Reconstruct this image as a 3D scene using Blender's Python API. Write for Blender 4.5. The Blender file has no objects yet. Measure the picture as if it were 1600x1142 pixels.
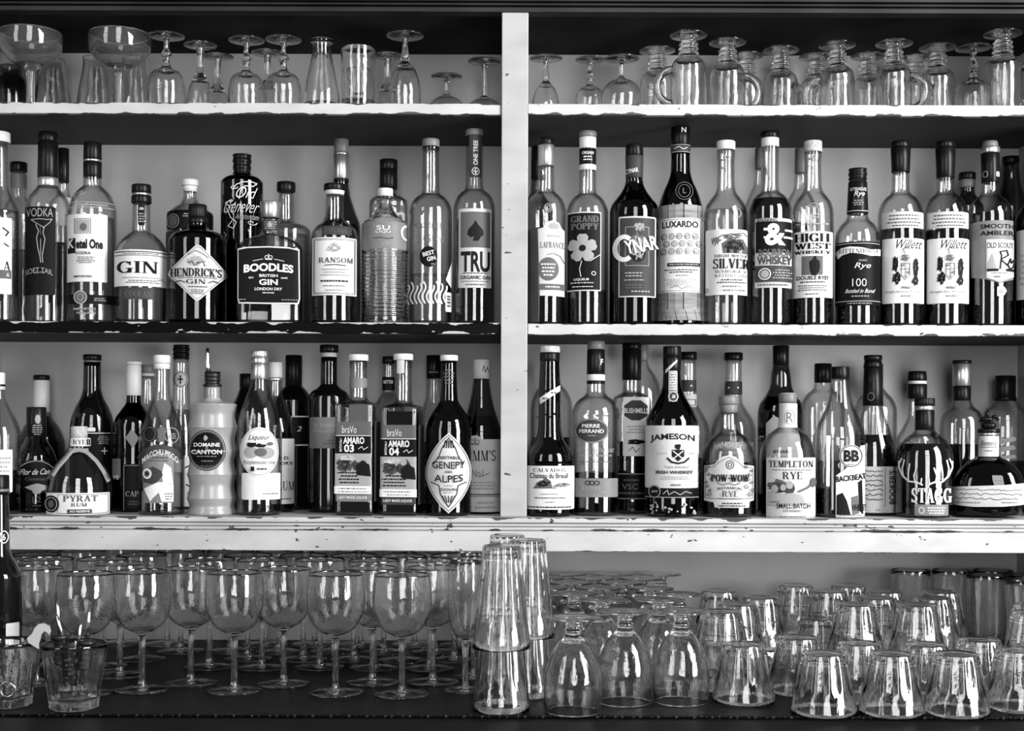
import bpy, bmesh, math, random
from math import sin, cos, pi, sqrt, asin, atan2
random.seed(7)
SC = bpy.context.scene
COL = SC.collection

# ------------------------------------------------------------------ camera
F = 2100.0            # focal length in pixels of the 1600 x 1142 frame
DIST = 2.25           # camera to the front edge of the shelves
HX, HY = 800.0, 676.0 # principal point: level camera, frame shifted upward
ROLL = math.radians(0.2)
cam_d = bpy.data.cameras.new('camera'); cam = bpy.data.objects.new('camera', cam_d); COL.objects.link(cam)
cam.location = (0, -DIST, 0); cam.rotation_euler = (pi/2, -ROLL, 0)
cam_d.sensor_width = 36; cam_d.lens = F/1600*36
cam_d.shift_y = (HY-571)/1600; cam_d.clip_start = 0.05
SC.camera = cam

# ------------------------------------------------------------------ world, lights, exposure
world = bpy.data.worlds.new('room_ambience'); SC.world = world; world.use_nodes = True
bg = world.node_tree.nodes['Background']; bg.inputs[0].default_value = (1, 1, 1, 1); bg.inputs[1].default_value = 0.17
SC.view_settings.view_transform = 'Standard'; SC.view_settings.look = 'None'
SC.view_settings.gamma = 1; SC.view_settings.use_curve_mapping = False
SC.view_settings.exposure = -0.25
cy = SC.cycles
cy.max_bounces = 32; cy.transmission_bounces = 32; cy.transparent_max_bounces = 48
cy.glossy_bounces = 6; cy.diffuse_bounces = 3
cy.caustics_reflective = False; cy.caustics_refractive = True
cy.blur_glossy = 0.0; cy.sample_clamp_indirect = 4.0

def aim(o, to):
    from mathutils import Vector
    o.rotation_euler = (Vector(to)-Vector(o.location)).to_track_quat('-Z', 'Y').to_euler()
WINDOWS = [  # centre, width, height, power, aim: tall daylight windows of the bar room, beside and behind the camera
    ((2.60, -2.10, 1.00), 1.15, 3.20, 440.0, (0, 0, 0.6)),
    ((0.30, -4.20, 1.15), 1.30, 3.20, 175.0, (0.2, 0, 0.6)),
    ((-2.7, -2.80, 1.00), 0.80, 3.00, 72.0, (0, 0, 0.6)),
]
for i, (c, w, h, p, to) in enumerate(WINDOWS):
    ld = bpy.data.lights.new('window_daylight', 'AREA'); ld.shape = 'RECTANGLE'; ld.size = w; ld.size_y = h; ld.energy = p
    lo = bpy.data.objects.new('window_daylight', ld); COL.objects.link(lo); lo.location = c; aim(lo, to)

def P(px, py, Y):
    """photo pixel at depth Y behind the shelf front -> world point"""
    d = DIST+Y; dx, dy = px-HX, py-HY
    u = dx*cos(ROLL)+dy*sin(ROLL); v = -dx*sin(ROLL)+dy*cos(ROLL)
    return (u*d/F, Y, -v*d/F)

# ------------------------------------------------------------------ materials
MATS = {}
def nodes(name):
    m = bpy.data.materials.new(name); m.use_nodes = True; MATS[name] = m
    nt = m.node_tree; nt.nodes.clear()
    out = nt.nodes.new('ShaderNodeOutputMaterial')
    return m, nt, out
def g4(v): return (v, v, v, 1)
def principled(name, v, rough=0.5, metal=0.0, noise=0.0, scale=60, bump=0.0, coat=0.0, spec=0.5, stretch=None):
    m, nt, out = nodes(name)
    b = nt.nodes.new('ShaderNodeBsdfPrincipled'); nt.links.new(b.outputs[0], out.inputs[0])
    b.inputs['Base Color'].default_value = g4(v); b.inputs['Roughness'].default_value = rough
    b.inputs['Metallic'].default_value = metal; b.inputs['Coat Weight'].default_value = coat
    b.inputs['Specular IOR Level'].default_value = spec
    if noise or bump:
        tc = nt.nodes.new('ShaderNodeTexCoord'); mp = nt.nodes.new('ShaderNodeMapping')
        if stretch: mp.inputs['Scale'].default_value = stretch
        nz = nt.nodes.new('ShaderNodeTexNoise'); nz.inputs['Scale'].default_value = scale; nz.inputs['Detail'].default_value = 6
        nt.links.new(tc.outputs['Object'], mp.inputs[0]); nt.links.new(mp.outputs[0], nz.inputs[0])
        if noise:
            r = nt.nodes.new('ShaderNodeMapRange'); r.inputs[3].default_value = v*(1-noise); r.inputs[4].default_value = min(1, v*(1+noise))
            r.inputs[1].default_value = 0.3; r.inputs[2].default_value = 0.7
            nt.links.new(nz.outputs[0], r.inputs[0]); nt.links.new(r.outputs[0], b.inputs['Base Color'])
        if bump:
            bp = nt.nodes.new('ShaderNodeBump'); bp.inputs['Strength'].default_value = bump; bp.inputs['Distance'].default_value = 0.002
            nt.links.new(nz.outputs[0], bp.inputs['Height']); nt.links.new(bp.outputs[0], b.inputs['Normal'])
    return m
def chipped(name, v, z0, z1, edge=0.0011, amp=0.006, dark=0.02, spots=0.71, under=0.03, spec=0.25):
    """old brush paint with chips along the edges z0 / z1 and scattered flecks"""
    m, nt, out = nodes(name); N = nt.nodes.new; L = nt.links.new
    b = N('ShaderNodeBsdfPrincipled'); L(b.outputs[0], out.inputs[0]); b.inputs['Roughness'].default_value = 0.42; b.inputs['Specular IOR Level'].default_value = spec
    tc = N('ShaderNodeTexCoord'); sp = N('ShaderNodeSeparateXYZ'); L(tc.outputs['Object'], sp.inputs[0])
    def M(op, a, bb):
        n = N('ShaderNodeMath'); n.operation = op
        for i, x in enumerate((a, bb)):
            if isinstance(x, (int, float)): n.inputs[i].default_value = x
            else: L(x, n.inputs[i])
        return n.outputs[0]
    e = M('MINIMUM', M('SUBTRACT', sp.outputs[2], z0), M('SUBTRACT', z1, sp.outputs[2]))
    mp = N('ShaderNodeMapping'); mp.inputs['Scale'].default_value = (1, 1, 2.2); L(tc.outputs['Object'], mp.inputs[0])
    n1 = N('ShaderNodeTexNoise'); n1.inputs['Scale'].default_value = 26; n1.inputs['Detail'].default_value = 5; L(mp.outputs[0], n1.inputs[0])
    chip = M('LESS_THAN', e, M('ADD', M('MULTIPLY', M('SUBTRACT', n1.outputs[0], 0.49), amp*4), edge*0.3))
    n2 = N('ShaderNodeTexNoise'); n2.inputs['Scale'].default_value = 55; n2.inputs['Detail'].default_value = 2; L(mp.outputs[0], n2.inputs[0])
    fleck = M('GREATER_THAN', n2.outputs[0], spots)
    mask = M('MAXIMUM', chip, fleck)
    n3 = N('ShaderNodeTexNoise'); n3.inputs['Scale'].default_value = 9; n3.inputs['Detail'].default_value = 8; L(mp.outputs[0], n3.inputs[0])
    r = N('ShaderNodeMapRange'); r.inputs[1].default_value = 0.3; r.inputs[2].default_value = 0.7
    r.inputs[3].default_value = v*0.74; r.inputs[4].default_value = v; L(n3.outputs[0], r.inputs[0])
    mx = N('ShaderNodeMix'); mx.data_type = 'RGBA'; L(mask, mx.inputs[0]); L(r.outputs[0], mx.inputs[6]); mx.inputs[7].default_value = g4(under)
    L(mx.outputs[2], b.inputs['Base Color'])
    bp = N('ShaderNodeBump'); bp.inputs['Strength'].default_value = 0.5; bp.inputs['Distance'].default_value = 0.001; bp.invert = True
    L(mask, bp.inputs['Height']); L(bp.outputs[0], b.inputs['Normal'])
    return m
def thin_glass(name, tint=0.93, edge=0.30, rough=0.02, ior=1.5):
    """bottle wall: see-through, mirror-like at grazing angles, darker where one looks along the wall"""
    m, nt, out = nodes(name); N = nt.nodes.new; L = nt.links.new
    tr = N('ShaderNodeBsdfTransparent'); gl = N('ShaderNodeBsdfGlossy'); gl.inputs['Roughness'].default_value = rough
    gl.inputs[0].default_value = g4(0.95)
    lw = N('ShaderNodeLayerWeight'); lw.inputs[0].default_value = 0.5      # facing = 1 - |cos|
    r = N('ShaderNodeMapRange'); r.inputs[1].default_value = 0.35; r.inputs[2].default_value = 0.97
    r.inputs[3].default_value = tint; r.inputs[4].default_value = edge
    L(lw.outputs['Facing'], r.inputs[0]); L(r.outputs[0], tr.inputs[0])
    f0 = ((ior-1)/(ior+1))**2
    pw = N('ShaderNodeMath'); pw.operation = 'POWER'; L(lw.outputs['Facing'], pw.inputs[0]); pw.inputs[1].default_value = 4.0
    fr = N('ShaderNodeMath'); fr.operation = 'MULTIPLY_ADD'; L(pw.outputs[0], fr.inputs[0]); fr.inputs[1].default_value = 0.9*(1-f0); fr.inputs[2].default_value = f0
    mx = N('ShaderNodeMixShader'); L(fr.outputs[0], mx.inputs[0]); L(tr.outputs[0], mx.inputs[1]); L(gl.outputs[0], mx.inputs[2])
    L(mx.outputs[0], out.inputs[0]); return m
def real_glass(name, v=1.0, rough=0.0, ior=1.5, wavy=0.0):
    m, nt, out = nodes(name)
    g = nt.nodes.new('ShaderNodeBsdfGlass'); g.inputs[0].default_value = g4(v); g.inputs['Roughness'].default_value = rough
    g.inputs['IOR'].default_value = ior; nt.links.new(g.outputs[0], out.inputs[0])
    if wavy:      # pressed glass is never quite even
        tc = nt.nodes.new('ShaderNodeTexCoord'); mp = nt.nodes.new('ShaderNodeMapping'); mp.inputs['Scale'].default_value = (1, 1, 0.28)
        nz = nt.nodes.new('ShaderNodeTexNoise'); nz.inputs['Scale'].default_value = 95; nz.inputs['Detail'].default_value = 3
        bp = nt.nodes.new('ShaderNodeBump'); bp.inputs['Strength'].default_value = wavy; bp.inputs['Distance'].default_value = 0.002
        nt.links.new(tc.outputs['Object'], mp.inputs[0]); nt.links.new(mp.outputs[0], nz.inputs[0])
        nt.links.new(nz.outputs[0], bp.inputs['Height']); nt.links.new(bp.outputs[0], g.inputs['Normal'])
    return m

thin_glass('clear_glass', 0.96, 0.32)
thin_glass('smoke_glass', 0.55, 0.08)
thin_glass('dark_glass', 0.16, 0.01)
principled('black_glass', 0.002, 0.06)
real_glass('drink_glass', 0.99, 0.0, 1.6, 0.4)
m = real_glass('dusty_glass', 0.95, 0.0, 1.5, 0.15); nt = m.node_tree       # long-stored coupes with a film of dust
gl = [n for n in nt.nodes if n.type == 'BSDF_GLASS'][0]; df = nt.nodes.new('ShaderNodeBsdfDiffuse'); df.inputs[0].default_value = g4(0.3)
mx = nt.nodes.new('ShaderNodeMixShader'); mx.inputs[0].default_value = 0.09
nt.links.new(gl.outputs[0], mx.inputs[1]); nt.links.new(df.outputs[0], mx.inputs[2])
nt.links.new(mx.outputs[0], [n for n in nt.nodes if n.type == 'OUTPUT_MATERIAL'][0].inputs[0])
thin_glass('clear_liquid', 0.90, 0.35, 0.02, 1.1)
thin_glass('pale_liquid', 0.62, 0.22, 0.02, 1.1)
thin_glass('amber_liquid', 0.22, 0.03, 0.02, 1.1)
principled('dark_liquid', 0.002, 0.08, spec=0.06)
principled('frosted_glass', 0.20, 0.32, noise=0.12, scale=30, coat=0.25)
principled('black_cap', 0.004, 0.30, spec=0.14)
principled('grey_cap', 0.11, 0.4, spec=0.3)
principled('white_cap', 0.42, 0.42, spec=0.3)
principled('cork', 0.30, 0.8, noise=0.35, scale=260, bump=0.3, spec=0.2)
principled('silver_foil', 0.40, 0.30, metal=0.85)
principled('chrome', 0.8, 0.12, metal=1.0)
principled('white_paper', 0.46, 0.40, noise=0.05, scale=40, spec=0.25)
principled('cream_paper', 0.36, 0.48, noise=0.08, scale=40, spec=0.2)
principled('grey_paper', 0.12, 0.45, noise=0.08, scale=50, spec=0.2)
principled('dim_paper', 0.028, 0.5, noise=0.1, scale=50, spec=0.12)
principled('black_paper', 0.0025, 0.5, spec=0.08)
principled('black_ink', 0.004, 0.55, spec=0.1)
principled('grey_ink', 0.07, 0.55, spec=0.15)
principled('pale_ink', 0.22, 0.55, spec=0.15)
principled('white_ink', 0.48, 0.5, spec=0.15)
principled('straw', 0.15, 0.7, noise=0.4, scale=22, bump=0.5, stretch=(1, 1, 9))
principled('back_paint', 0.31, 0.55, noise=0.10, scale=5, bump=0.06, spec=0.2)
principled('shaded_soffit_paint', 0.016, 0.7, noise=0.7, scale=6, spec=0.05)  # mottled paint, with the shade under the shelving top put into its colour
principled('shaded_board_paint', 0.045, 0.6, noise=0.12, scale=7, spec=0.1)  # shelf boards behind the front edge: underside shade is painted in as darker colour
principled('dark_wood', 0.003, 0.5, noise=0.5, scale=10, bump=0.15, stretch=(0.6, 6, 6), spec=0.05)
principled('dark_paint', 0.012, 0.5, noise=0.5, scale=8, spec=0.15)
principled('wall_paint', 0.06, 0.6, noise=0.15, scale=4, spec=0.1)
principled('rubber', 0.006, 0.4, spec=0.3)
principled('ribbon', 0.17, 0.6, spec=0.2)
principled('plastic', 0.28, 0.35, spec=0.3)

# ------------------------------------------------------------------ mesh helpers
def tag(o, label, cat, group=None, kind=None):
    if label: o['label'] = label
    if cat: o['category'] = cat
    if group: o['group'] = group
    if kind: o['kind'] = kind
    return o
def link(name, me, mat, parent=None):
    o = bpy.data.objects.new(name, me); COL.objects.link(o)
    if mat is not None and not me.materials: me.materials.append(MATS[mat])
    if parent: o.parent = parent
    return o
def mesh(name, verts, faces, smooth=False):
    me = bpy.data.meshes.new(name); me.from_pydata([tuple(v) for v in verts], [], faces); me.update()
    if smooth:
        for p in me.polygons: p.use_smooth = True
    return me
def empty(name, loc, rz=0, rx=0):
    o = bpy.data.objects.new(name, None); COL.objects.link(o); o.location = loc; o.rotation_euler = (rx, 0, rz)
    o.empty_display_size = 0.02; return o
def bm_mesh(name, bm, smooth=False):
    me = bpy.data.meshes.new(name); bm.to_mesh(me); bm.free()
    if smooth:
        for p in me.polygons: p.use_smooth = True
    return me
def box_bm(bm, x0, x1, y0, y1, z0, z1, bev=0.0):
    r = bmesh.ops.create_cube(bm, size=1)
    for v in r['verts']:
        v.co.x = x0 if v.co.x < 0 else x1; v.co.y = y0 if v.co.y < 0 else y1; v.co.z = z0 if v.co.z < 0 else z1
    if bev:
        es = list({e for v in r['verts'] for e in v.link_edges})
        bmesh.ops.bevel(bm, geom=es, offset=bev, segments=2, affect='EDGES', profile=0.5)
def box(name, x0, x1, y0, y1, z0, z1, mat, parent=None, bev=0.0):
    bm = bmesh.new(); box_bm(bm, x0, x1, y0, y1, z0, z1, bev)
    return link(name, bm_mesh(name, bm), mat, parent)
def lathe(prof, seg=32, shape=None, name='body'):
    """prof: (r, z) list; shape(theta, r, z) -> (x, y)"""
    vs, fs, rows = [], [], []
    for r, z in prof:
        if r < 1e-6:
            rows.append([len(vs)]); vs.append((0, 0, z))
        else:
            row = []
            for k in range(seg):
                t = 2*pi*k/seg
                x, y = shape(t, r, z) if shape else (r*cos(t), r*sin(t))
                row.append(len(vs)); vs.append((x, y, z))
            rows.append(row)
    for a, b in zip(rows, rows[1:]):
        for k in range(seg):
            k2 = (k+1) % seg
            if len(a) == 1 and len(b) == 1: continue
            if len(a) == 1: fs.append((a[0], b[k2], b[k]))
            elif len(b) == 1: fs.append((a[k], a[k2], b[0]))
            else: fs.append((a[k], a[k2], b[k2], b[k]))
    return mesh(name, vs, fs, True)
def smooth_prof(pts, n=5):
    """monotone cubic interpolation of a profile given as (z, r), z increasing"""
    z = [p[0] for p in pts]; r = [p[1] for p in pts]; m = []
    dlt = [(r[i+1]-r[i])/max(1e-9, z[i+1]-z[i]) for i in range(len(z)-1)]
    for i in range(len(z)):
        if i == 0: m.append(dlt[0])
        elif i == len(z)-1: m.append(dlt[-1])
        else: m.append(0 if dlt[i-1]*dlt[i] <= 0 else 2*dlt[i-1]*dlt[i]/(dlt[i-1]+dlt[i]))
    out = []
    for i in range(len(z)-1):
        h = z[i+1]-z[i]
        for k in range(n):
            t = k/n
            out.append((z[i]+h*t, (2*t**3-3*t*t+1)*r[i]+(t**3-2*t*t+t)*h*m[i]+(-2*t**3+3*t*t)*r[i+1]+(t**3-t*t)*h*m[i+1]))
    out.append((z[-1], r[-1])); return out
def interp(pts, z):
    if z <= pts[0][0]: return pts[0][1]
    for (a, ra), (b, rb) in zip(pts, pts[1:]):
        if z <= b: return ra+(rb-ra)*(z-a)/max(1e-9, b-a)
    return pts[-1][1]

# ------------------------------------------------------------------ lettering (flat shapes in photo pixels, y down)
TT, tt = 0.16, 0.06
def _R(x0, y0, x1, y1): return [[(x0, y0), (x1, y0), (x1, y1), (x0, y1)]]
def _D(x0, y0, x1, y1, w): return [[(x0, y0), (x0+w, y0), (x1+w, y1), (x1, y1)]]
def _V(x, y0=0, y1=1, s=3):
    o = _R(x, y0, x+TT, y1)
    if s & 1: o += _R(x-.08, 0, x+TT+.08, .05)
    if s & 2: o += _R(x-.08, .95, x+TT+.08, 1)
    return o
def _C(cx, cyy, rx, ry, a0, a1, T=TT, t=tt, n=14):
    o = []; n = max(6, int(abs(a1-a0)/15))
    for k in range(n):
        q = []
        for a, inn in ((k, 0), (k+1, 0), (k+1, 1), (k, 1)):
            an = math.radians(a0+(a1-a0)*a/n)
            q.append((cx+(rx-T*inn)*cos(an), cyy+(ry-t*inn)*sin(an)))
        o.append(q)
    return o
def _S(x0, x1, top=0): return _R(x0, .95*top, x1, .05+.95*top)
SERIF = {
 'A': (.80, _D(.05,0,.34,1,.07)+_D(.57,0,.29,1,.17)+_R(.17,.3,.6,.36)+_S(-.03,.2)+_S(.5,.82)),
 'B': (.70, _V(.05)+_C(.3,.745,.31,.255,-90,90)+_C(.3,.26,.36,.26,-90,90)+_R(.05,0,.3,.06)+_R(.05,.94,.3,1)+_R(.1,.47,.32,.53)),
 'C': (.78, _C(.42,.5,.4,.5,42,318)+_R(.67,.66,.72,.98)),
 'D': (.82, _V(.05)+_C(.32,.5,.44,.5,-90,90)+_R(.05,0,.34,.06)+_R(.05,.94,.34,1)),
 'E': (.68, _V(.05)+_R(.05,.94,.58,1)+_R(.05,0,.6,.06)+_R(.15,.47,.45,.53)+_R(.53,.75,.58,1)+_R(.55,0,.6,.25)),
 'F': (.64, _V(.05)+_R(.05,.94,.58,1)+_R(.15,.47,.45,.53)+_R(.53,.75,.58,1)),
 'G': (.86, _C(.42,.5,.4,.5,42,335)+_R(.67,.66,.72,.98)+_R(.6,.02,.76,.42)+_R(.5,.38,.84,.43)),
 'H': (.84, _V(.05)+_V(.6)+_R(.15,.47,.65,.53)),
 'I': (.30, _V(.06)),
 'J': (.48, _R(.22,.15,.38,1)+_R(.14,.95,.46,1)+_C(.16,.16,.22,.16,180,360)),
 'K': (.80, _V(.05)+_D(.2,.42,.58,1,.07)+_D(.56,0,.25,.52,.18)+_S(.5,.82)+_S(.48,.74,1)),
 'L': (.64, _V(.05)+_R(.05,0,.58,.06)+_R(.53,0,.58,.28)),
 'M': (.98, _R(.1,0,.16,1)+_D(.42,0,.08,1,.15)+_D(.45,0,.75,1,.06)+_R(.72,0,.88,1)+_S(.02,.24)+_S(.64,.96)+_S(.02,.2,1)+_S(.74,.96,1)),
 'N': (.86, _R(.1,0,.16,1)+_D(.6,0,.06,1,.17)+_R(.68,0,.74,1)+_S(.02,.24)+_S(.6,.84,1)+_S(.02,.2,1)),
 'O': (.84, _C(.42,.5,.4,.5,0,360)),
 'P': (.68, _V(.05)+_C(.3,.73,.34,.27,-90,90)+_R(.05,.94,.3,1)+_R(.1,.46,.32,.52)),
 'Q': (.84, _C(.42,.5,.4,.5,0,360)+_D(.6,-.12,.4,.2,.14)),
 'R': (.80, _V(.05)+_C(.3,.73,.34,.27,-90,90)+_R(.05,.94,.3,1)+_R(.1,.46,.32,.52)+_D(.57,0,.3,.5,.17)+_S(.52,.82)),
 'S': (.62, _C(.3,.74,.26,.26,35,200,.12,.08)+_C(.3,.74,.26,.26,200,270,.12,.1)+_C(.3,.26,.28,.26,-145,0,.12,.08)+_C(.3,.26,.28,.26,0,90,.12,.1)+_R(.48,.76,.53,.98)+_R(.04,.02,.09,.25)),
 'T': (.78, _V(.3)+_R(.02,.94,.74,1)+_R(.02,.74,.07,1)+_R(.69,.74,.74,1)),
 'U': (.84, _R(.1,.3,.26,1)+_R(.68,.3,.74,1)+_C(.42,.32,.32,.32,180,360,.14,.07)+_S(.02,.34,1)+_S(.6,.84,1)),
 'V': (.78, _D(.32,0,.04,1,.17)+_D(.36,0,.66,1,.07)+_S(-.03,.3,1)+_S(.56,.82,1)),
 'W': (1.12, _D(.26,0,.02,1,.16)+_D(.3,0,.5,1,.07)+_D(.66,0,.42,1,.16)+_D(.7,0,.98,1,.07)+_S(-.04,.26,1)+_S(.88,1.12,1)),
 'X': (.78, _D(.52,0,.06,1,.18)+_D(.06,0,.6,1,.07)+_S(-.01,.22)+_S(.46,.78)+_S(0,.3,1)+_S(.5,.74,1)),
 'Y': (.76, _D(.3,.42,.02,1,.16)+_D(.38,.42,.64,1,.07)+_R(.3,0,.46,.46)+_S(.2,.56)+_S(-.05,.26,1)+_S(.54,.78,1)),
 'Z': (.70, _R(.05,.94,.62,1)+_R(.05,0,.62,.06)+_D(.05,0,.46,1,.17)+_R(.05,.75,.1,1)+_R(.57,0,.62,.25)),
 ' ': (.35, []), "'": (.2, _R(.05,.68,.15,1)), '.': (.2, _R(.04,0,.15,.12)), '-': (.4, _R(.04,.42,.36,.54)),
}
_tc = {}
def sans_polys(text, weight):
    key = (text, weight)
    if key not in _tc:
        cu = bpy.data.curves.new('lettering', 'FONT'); cu.body = text; cu.size = 1; cu.offset = weight; cu.resolution_u = 3
        o = bpy.data.objects.new('lettering', cu)
        me = bpy.data.meshes.new_from_object(o)
        _tc[key] = [[(me.vertices[i].co.x, me.vertices[i].co.y) for i in p.vertices] for p in me.polygons]
        bpy.data.objects.remove(o); bpy.data.curves.remove(cu); bpy.data.meshes.remove(me)
    return [list(p) for p in _tc[key]]
def serif_polys(text, gap=.08):
    x, out = 0, []
    for ch in text.upper():
        w, ps = SERIF.get(ch, SERIF[' '])
        out += [[(x+a, b) for a, b in p] for p in ps]; x += w+gap
    return out
def fit(polys, cx, cyy, w, h, bow=0, slant=0, rot=0):
    xs = [p[0] for q in polys for p in q]; ys = [p[1] for q in polys for p in q]
    x0, x1, y0, y1 = min(xs), max(xs), min(ys), max(ys); out = []
    for q in polys:
        r = []
        for a, b in q:
            u = (a-(x0+x1)/2)/max(1e-6, x1-x0)*w; v = (b-(y0+y1)/2)/max(1e-6, y1-y0)*h
            u += slant*v; v -= bow*(2*u/w)**2
            if rot: u, v = u*cos(rot)-v*sin(rot), u*sin(rot)+v*cos(rot)
            r.append((cx+u, cyy-v))
        out.append(r)
    return out
def line_polys(pts, w):
    out = []
    for (a, b), (c, d) in zip(pts, pts[1:]):
        L = math.hypot(c-a, d-b) or 1e-6; nx, ny = -(d-b)/L*w/2, (c-a)/L*w/2; ex, ey = (c-a)/L*w*.3, (d-b)/L*w*.3
        out.append([(a-ex+nx, b-ey+ny), (a-ex-nx, b-ey-ny), (c+ex-nx, d+ey-ny), (c+ex+nx, d+ey+ny)])
    return out
def ell(cx, cyy, rx, ry, n=28): return [(cx+rx*cos(2*pi*k/n), cyy+ry*sin(2*pi*k/n)) for k in range(n)]
def ring_polys(cx, cyy, rx, ry, w, n=32, a0=0, a1=360):
    o = []
    for k in range(n):
        q = []
        for a, i in ((k, 0), (k+1, 0), (k+1, 1), (k, 1)):
            an = math.radians(a0+(a1-a0)*a/n); q.append((cx+(rx-w*i)*cos(an), cyy+(ry-w*i)*sin(an)))
        o.append(q)
    return o
def item_polys(it):
    """-> (kind, polys, ink)"""
    k = it[0]
    if k == 's':
        _, t, x, y, w, h, ink = it[:7]; e = dict(it[7]) if len(it) > 7 else {}; fat = e.pop('fat', 0); q = fit(serif_polys(t), x, y, w, h, **e)
        return 'lettering', q+([[(a-fat, b) for a, b in p] for p in q]+[[(a+fat, b) for a, b in p] for p in q] if fat else []), ink
    if k == 't': _, t, x, y, w, h, ink = it[:7]; e = dict(it[7]) if len(it) > 7 else {}; wt = e.pop('wt', .02); return 'lettering', fit(sans_polys(t, wt), x, y, w, h, **e), ink
    if k == 'd':   # rows of print too small to read
        _, x0, x1, y0, y1, n, ink = it[:7]; o = []; rnd = random.Random(int(x0*7+y0*13+n))
        for i in range(n):
            yy = y0+(y1-y0)*(i+.5)/n; h = (y1-y0)/n*.42; ins = rnd.uniform(0, .18)*(x1-x0); x = x0+ins
            while x < x1-ins:
                w = rnd.uniform(1.6, 5); o += [[(x, yy-h/2), (min(x+w, x1-ins), yy-h/2), (min(x+w, x1-ins), yy+h/2), (x, yy+h/2)]]; x += w+1.1
        return 'print', o, ink
    if k == 'r': _, x0, x1, y0, y1, ink = it; return 'emblem', [[(x0, y0), (x1, y0), (x1, y1), (x0, y1)]], ink
    if k == 'f':
        _, x0, x1, y0, y1, w, ink = it
        return 'border', [[(x0,y0),(x1,y0),(x1,y0+w),(x0,y0+w)], [(x0,y1-w),(x1,y1-w),(x1,y1),(x0,y1)], [(x0,y0+w),(x0+w,y0+w),(x0+w,y1-w),(x0,y1-w)], [(x1-w,y0+w),(x1,y0+w),(x1,y1-w),(x1-w,y1-w)]], ink
    if k == 'o': _, x, y, rx, ry, ink = it; return 'emblem', [ell(x, y, rx, ry)], ink
    if k == 'g': _, x, y, rx, ry, w, ink = it[:7]; return 'border', ring_polys(x, y, rx, ry, w, 32, *(it[7] if len(it) > 7 else (0, 360))), ink
    if k == 'p': return 'emblem', [list(it[1])], it[2]
    if k == 'l': return 'emblem', line_polys(it[1], it[2]), it[3]
    raise ValueError(k)
def flat_bm(polys, sx, zf, off0=0, cut=0.003):
    """pixel polygons -> bmesh in local x / z metres, cut into narrow columns so that it bends well"""
    bm = bmesh.new()
    for q in polys:
        vs = [bm.verts.new((a*sx, 0, zf(b))) for a, b in q]
        try: bm.faces.new(vs)
        except ValueError: pass
    xs = [v.co.x for v in bm.verts]; zs = [v.co.z for v in bm.verts]
    if not xs: return bm
    x0, x1 = min(xs), max(xs)
    if any(len(f.verts) > 4 for f in bm.faces): bmesh.ops.triangulate(bm, faces=[f for f in bm.faces if len(f.verts) > 4])
    n = int((x1-x0)/cut)
    wide = max((max(v.co.x for v in f.verts)-min(v.co.x for v in f.verts)) for f in bm.faces)
    if wide > cut:
        for i in range(1, n+1):
            bmesh.ops.bisect_plane(bm, geom=bm.verts[:]+bm.edges[:]+bm.faces[:], plane_co=(x0+(x1-x0)*i/(n+1), 0, 0), plane_no=(1, 0, 0), dist=1e-7)
    return bm
def cut_z(bm, step=0.006):
    zs = [v.co.z for v in bm.verts]; z0, z1 = min(zs), max(zs); n = int((z1-z0)/step)
    for i in range(1, n+1):
        bmesh.ops.bisect_plane(bm, geom=bm.verts[:]+bm.edges[:]+bm.faces[:], plane_co=(0, 0, z0+(z1-z0)*i/(n+1)), plane_no=(0, 0, 1), dist=1e-7)

# ------------------------------------------------------------------ the setting
DEPTH = 0.25
Z1, Z2, Z3, ZC = 0.5507, 0.1838, -0.1406, -0.386     # shelf tops and counter top
XL, XR = -0.95, 0.94
ZTOP = 0.703
tag(box('wall_back', XL-0.03, XR+0.03, DEPTH, DEPTH+0.03, ZC-0.05, ZTOP+0.06, 'back_paint'), 'grey white painted back wall of the bar shelving', None, kind='structure')
tag(box('ceiling', XL-0.03, XR+0.03, 0.002, DEPTH, ZTOP, ZTOP+0.03, 'shaded_soffit_paint'), 'dark underside of the top of the bar shelving', None, kind='structure')
tag(box('wall_left', XL-0.03, XL, 0.0, DEPTH, ZC-0.05, ZTOP, 'back_paint'), 'painted end panel of the bar shelving', None, kind='structure')
tag(box('wall_right', XR, XR+0.03, 0.0, DEPTH, ZC-0.05, ZTOP, 'back_paint'), 'painted end panel of the bar shelving', None, kind='structure')
for nm, x0, x1, z0, z1 in (('wall_beyond_left', -2.6, XL-0.055, ZC-0.05, 2.2), ('wall_beyond_right', XR+0.055, 2.6, ZC-0.05, 2.2), ('wall_above', XL-0.055, XR+0.055, ZTOP+0.092, 2.2)):
    tag(box(nm, x0, x1, 0.005, 0.045, z0, z1, 'wall_paint'), 'dark painted wall around the bar shelving', None, kind='structure')
# crown moulding along the top: stacked dark strips
bm = bmesh.new()
for y0, z0, z1 in ((-0.006, ZTOP-0.0005, ZTOP+0.0075), (-0.012, ZTOP+0.0092, ZTOP+0.0125), (-0.018, ZTOP+0.0142, ZTOP+0.09)):
    box_bm(bm, XL-0.05, XR+0.05, y0, 0.02, z0, z1, 0.0007)
box_bm(bm, XL-0.05, XR+0.05, 0.0, 0.02, ZTOP, ZTOP+0.09)
tag(link('trim_1', bm_mesh('trim_1', bm), 'dark_paint'), 'dark grooved moulding along the top of the shelving', None, kind='structure')
# upright between the bays
px0, px1 = P(783, 400, -0.004)[0], P(824.5, 400, -0.004)[0]
chipped('post_paint', 0.30, -5, 5, spots=0.735)
tag(box('trim_2', px0, px1, -0.004, DEPTH, Z3, ZTOP-0.0005, 'post_paint', bev=0.0015), 'white painted upright between the left and right shelves', None, kind='structure')

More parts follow.
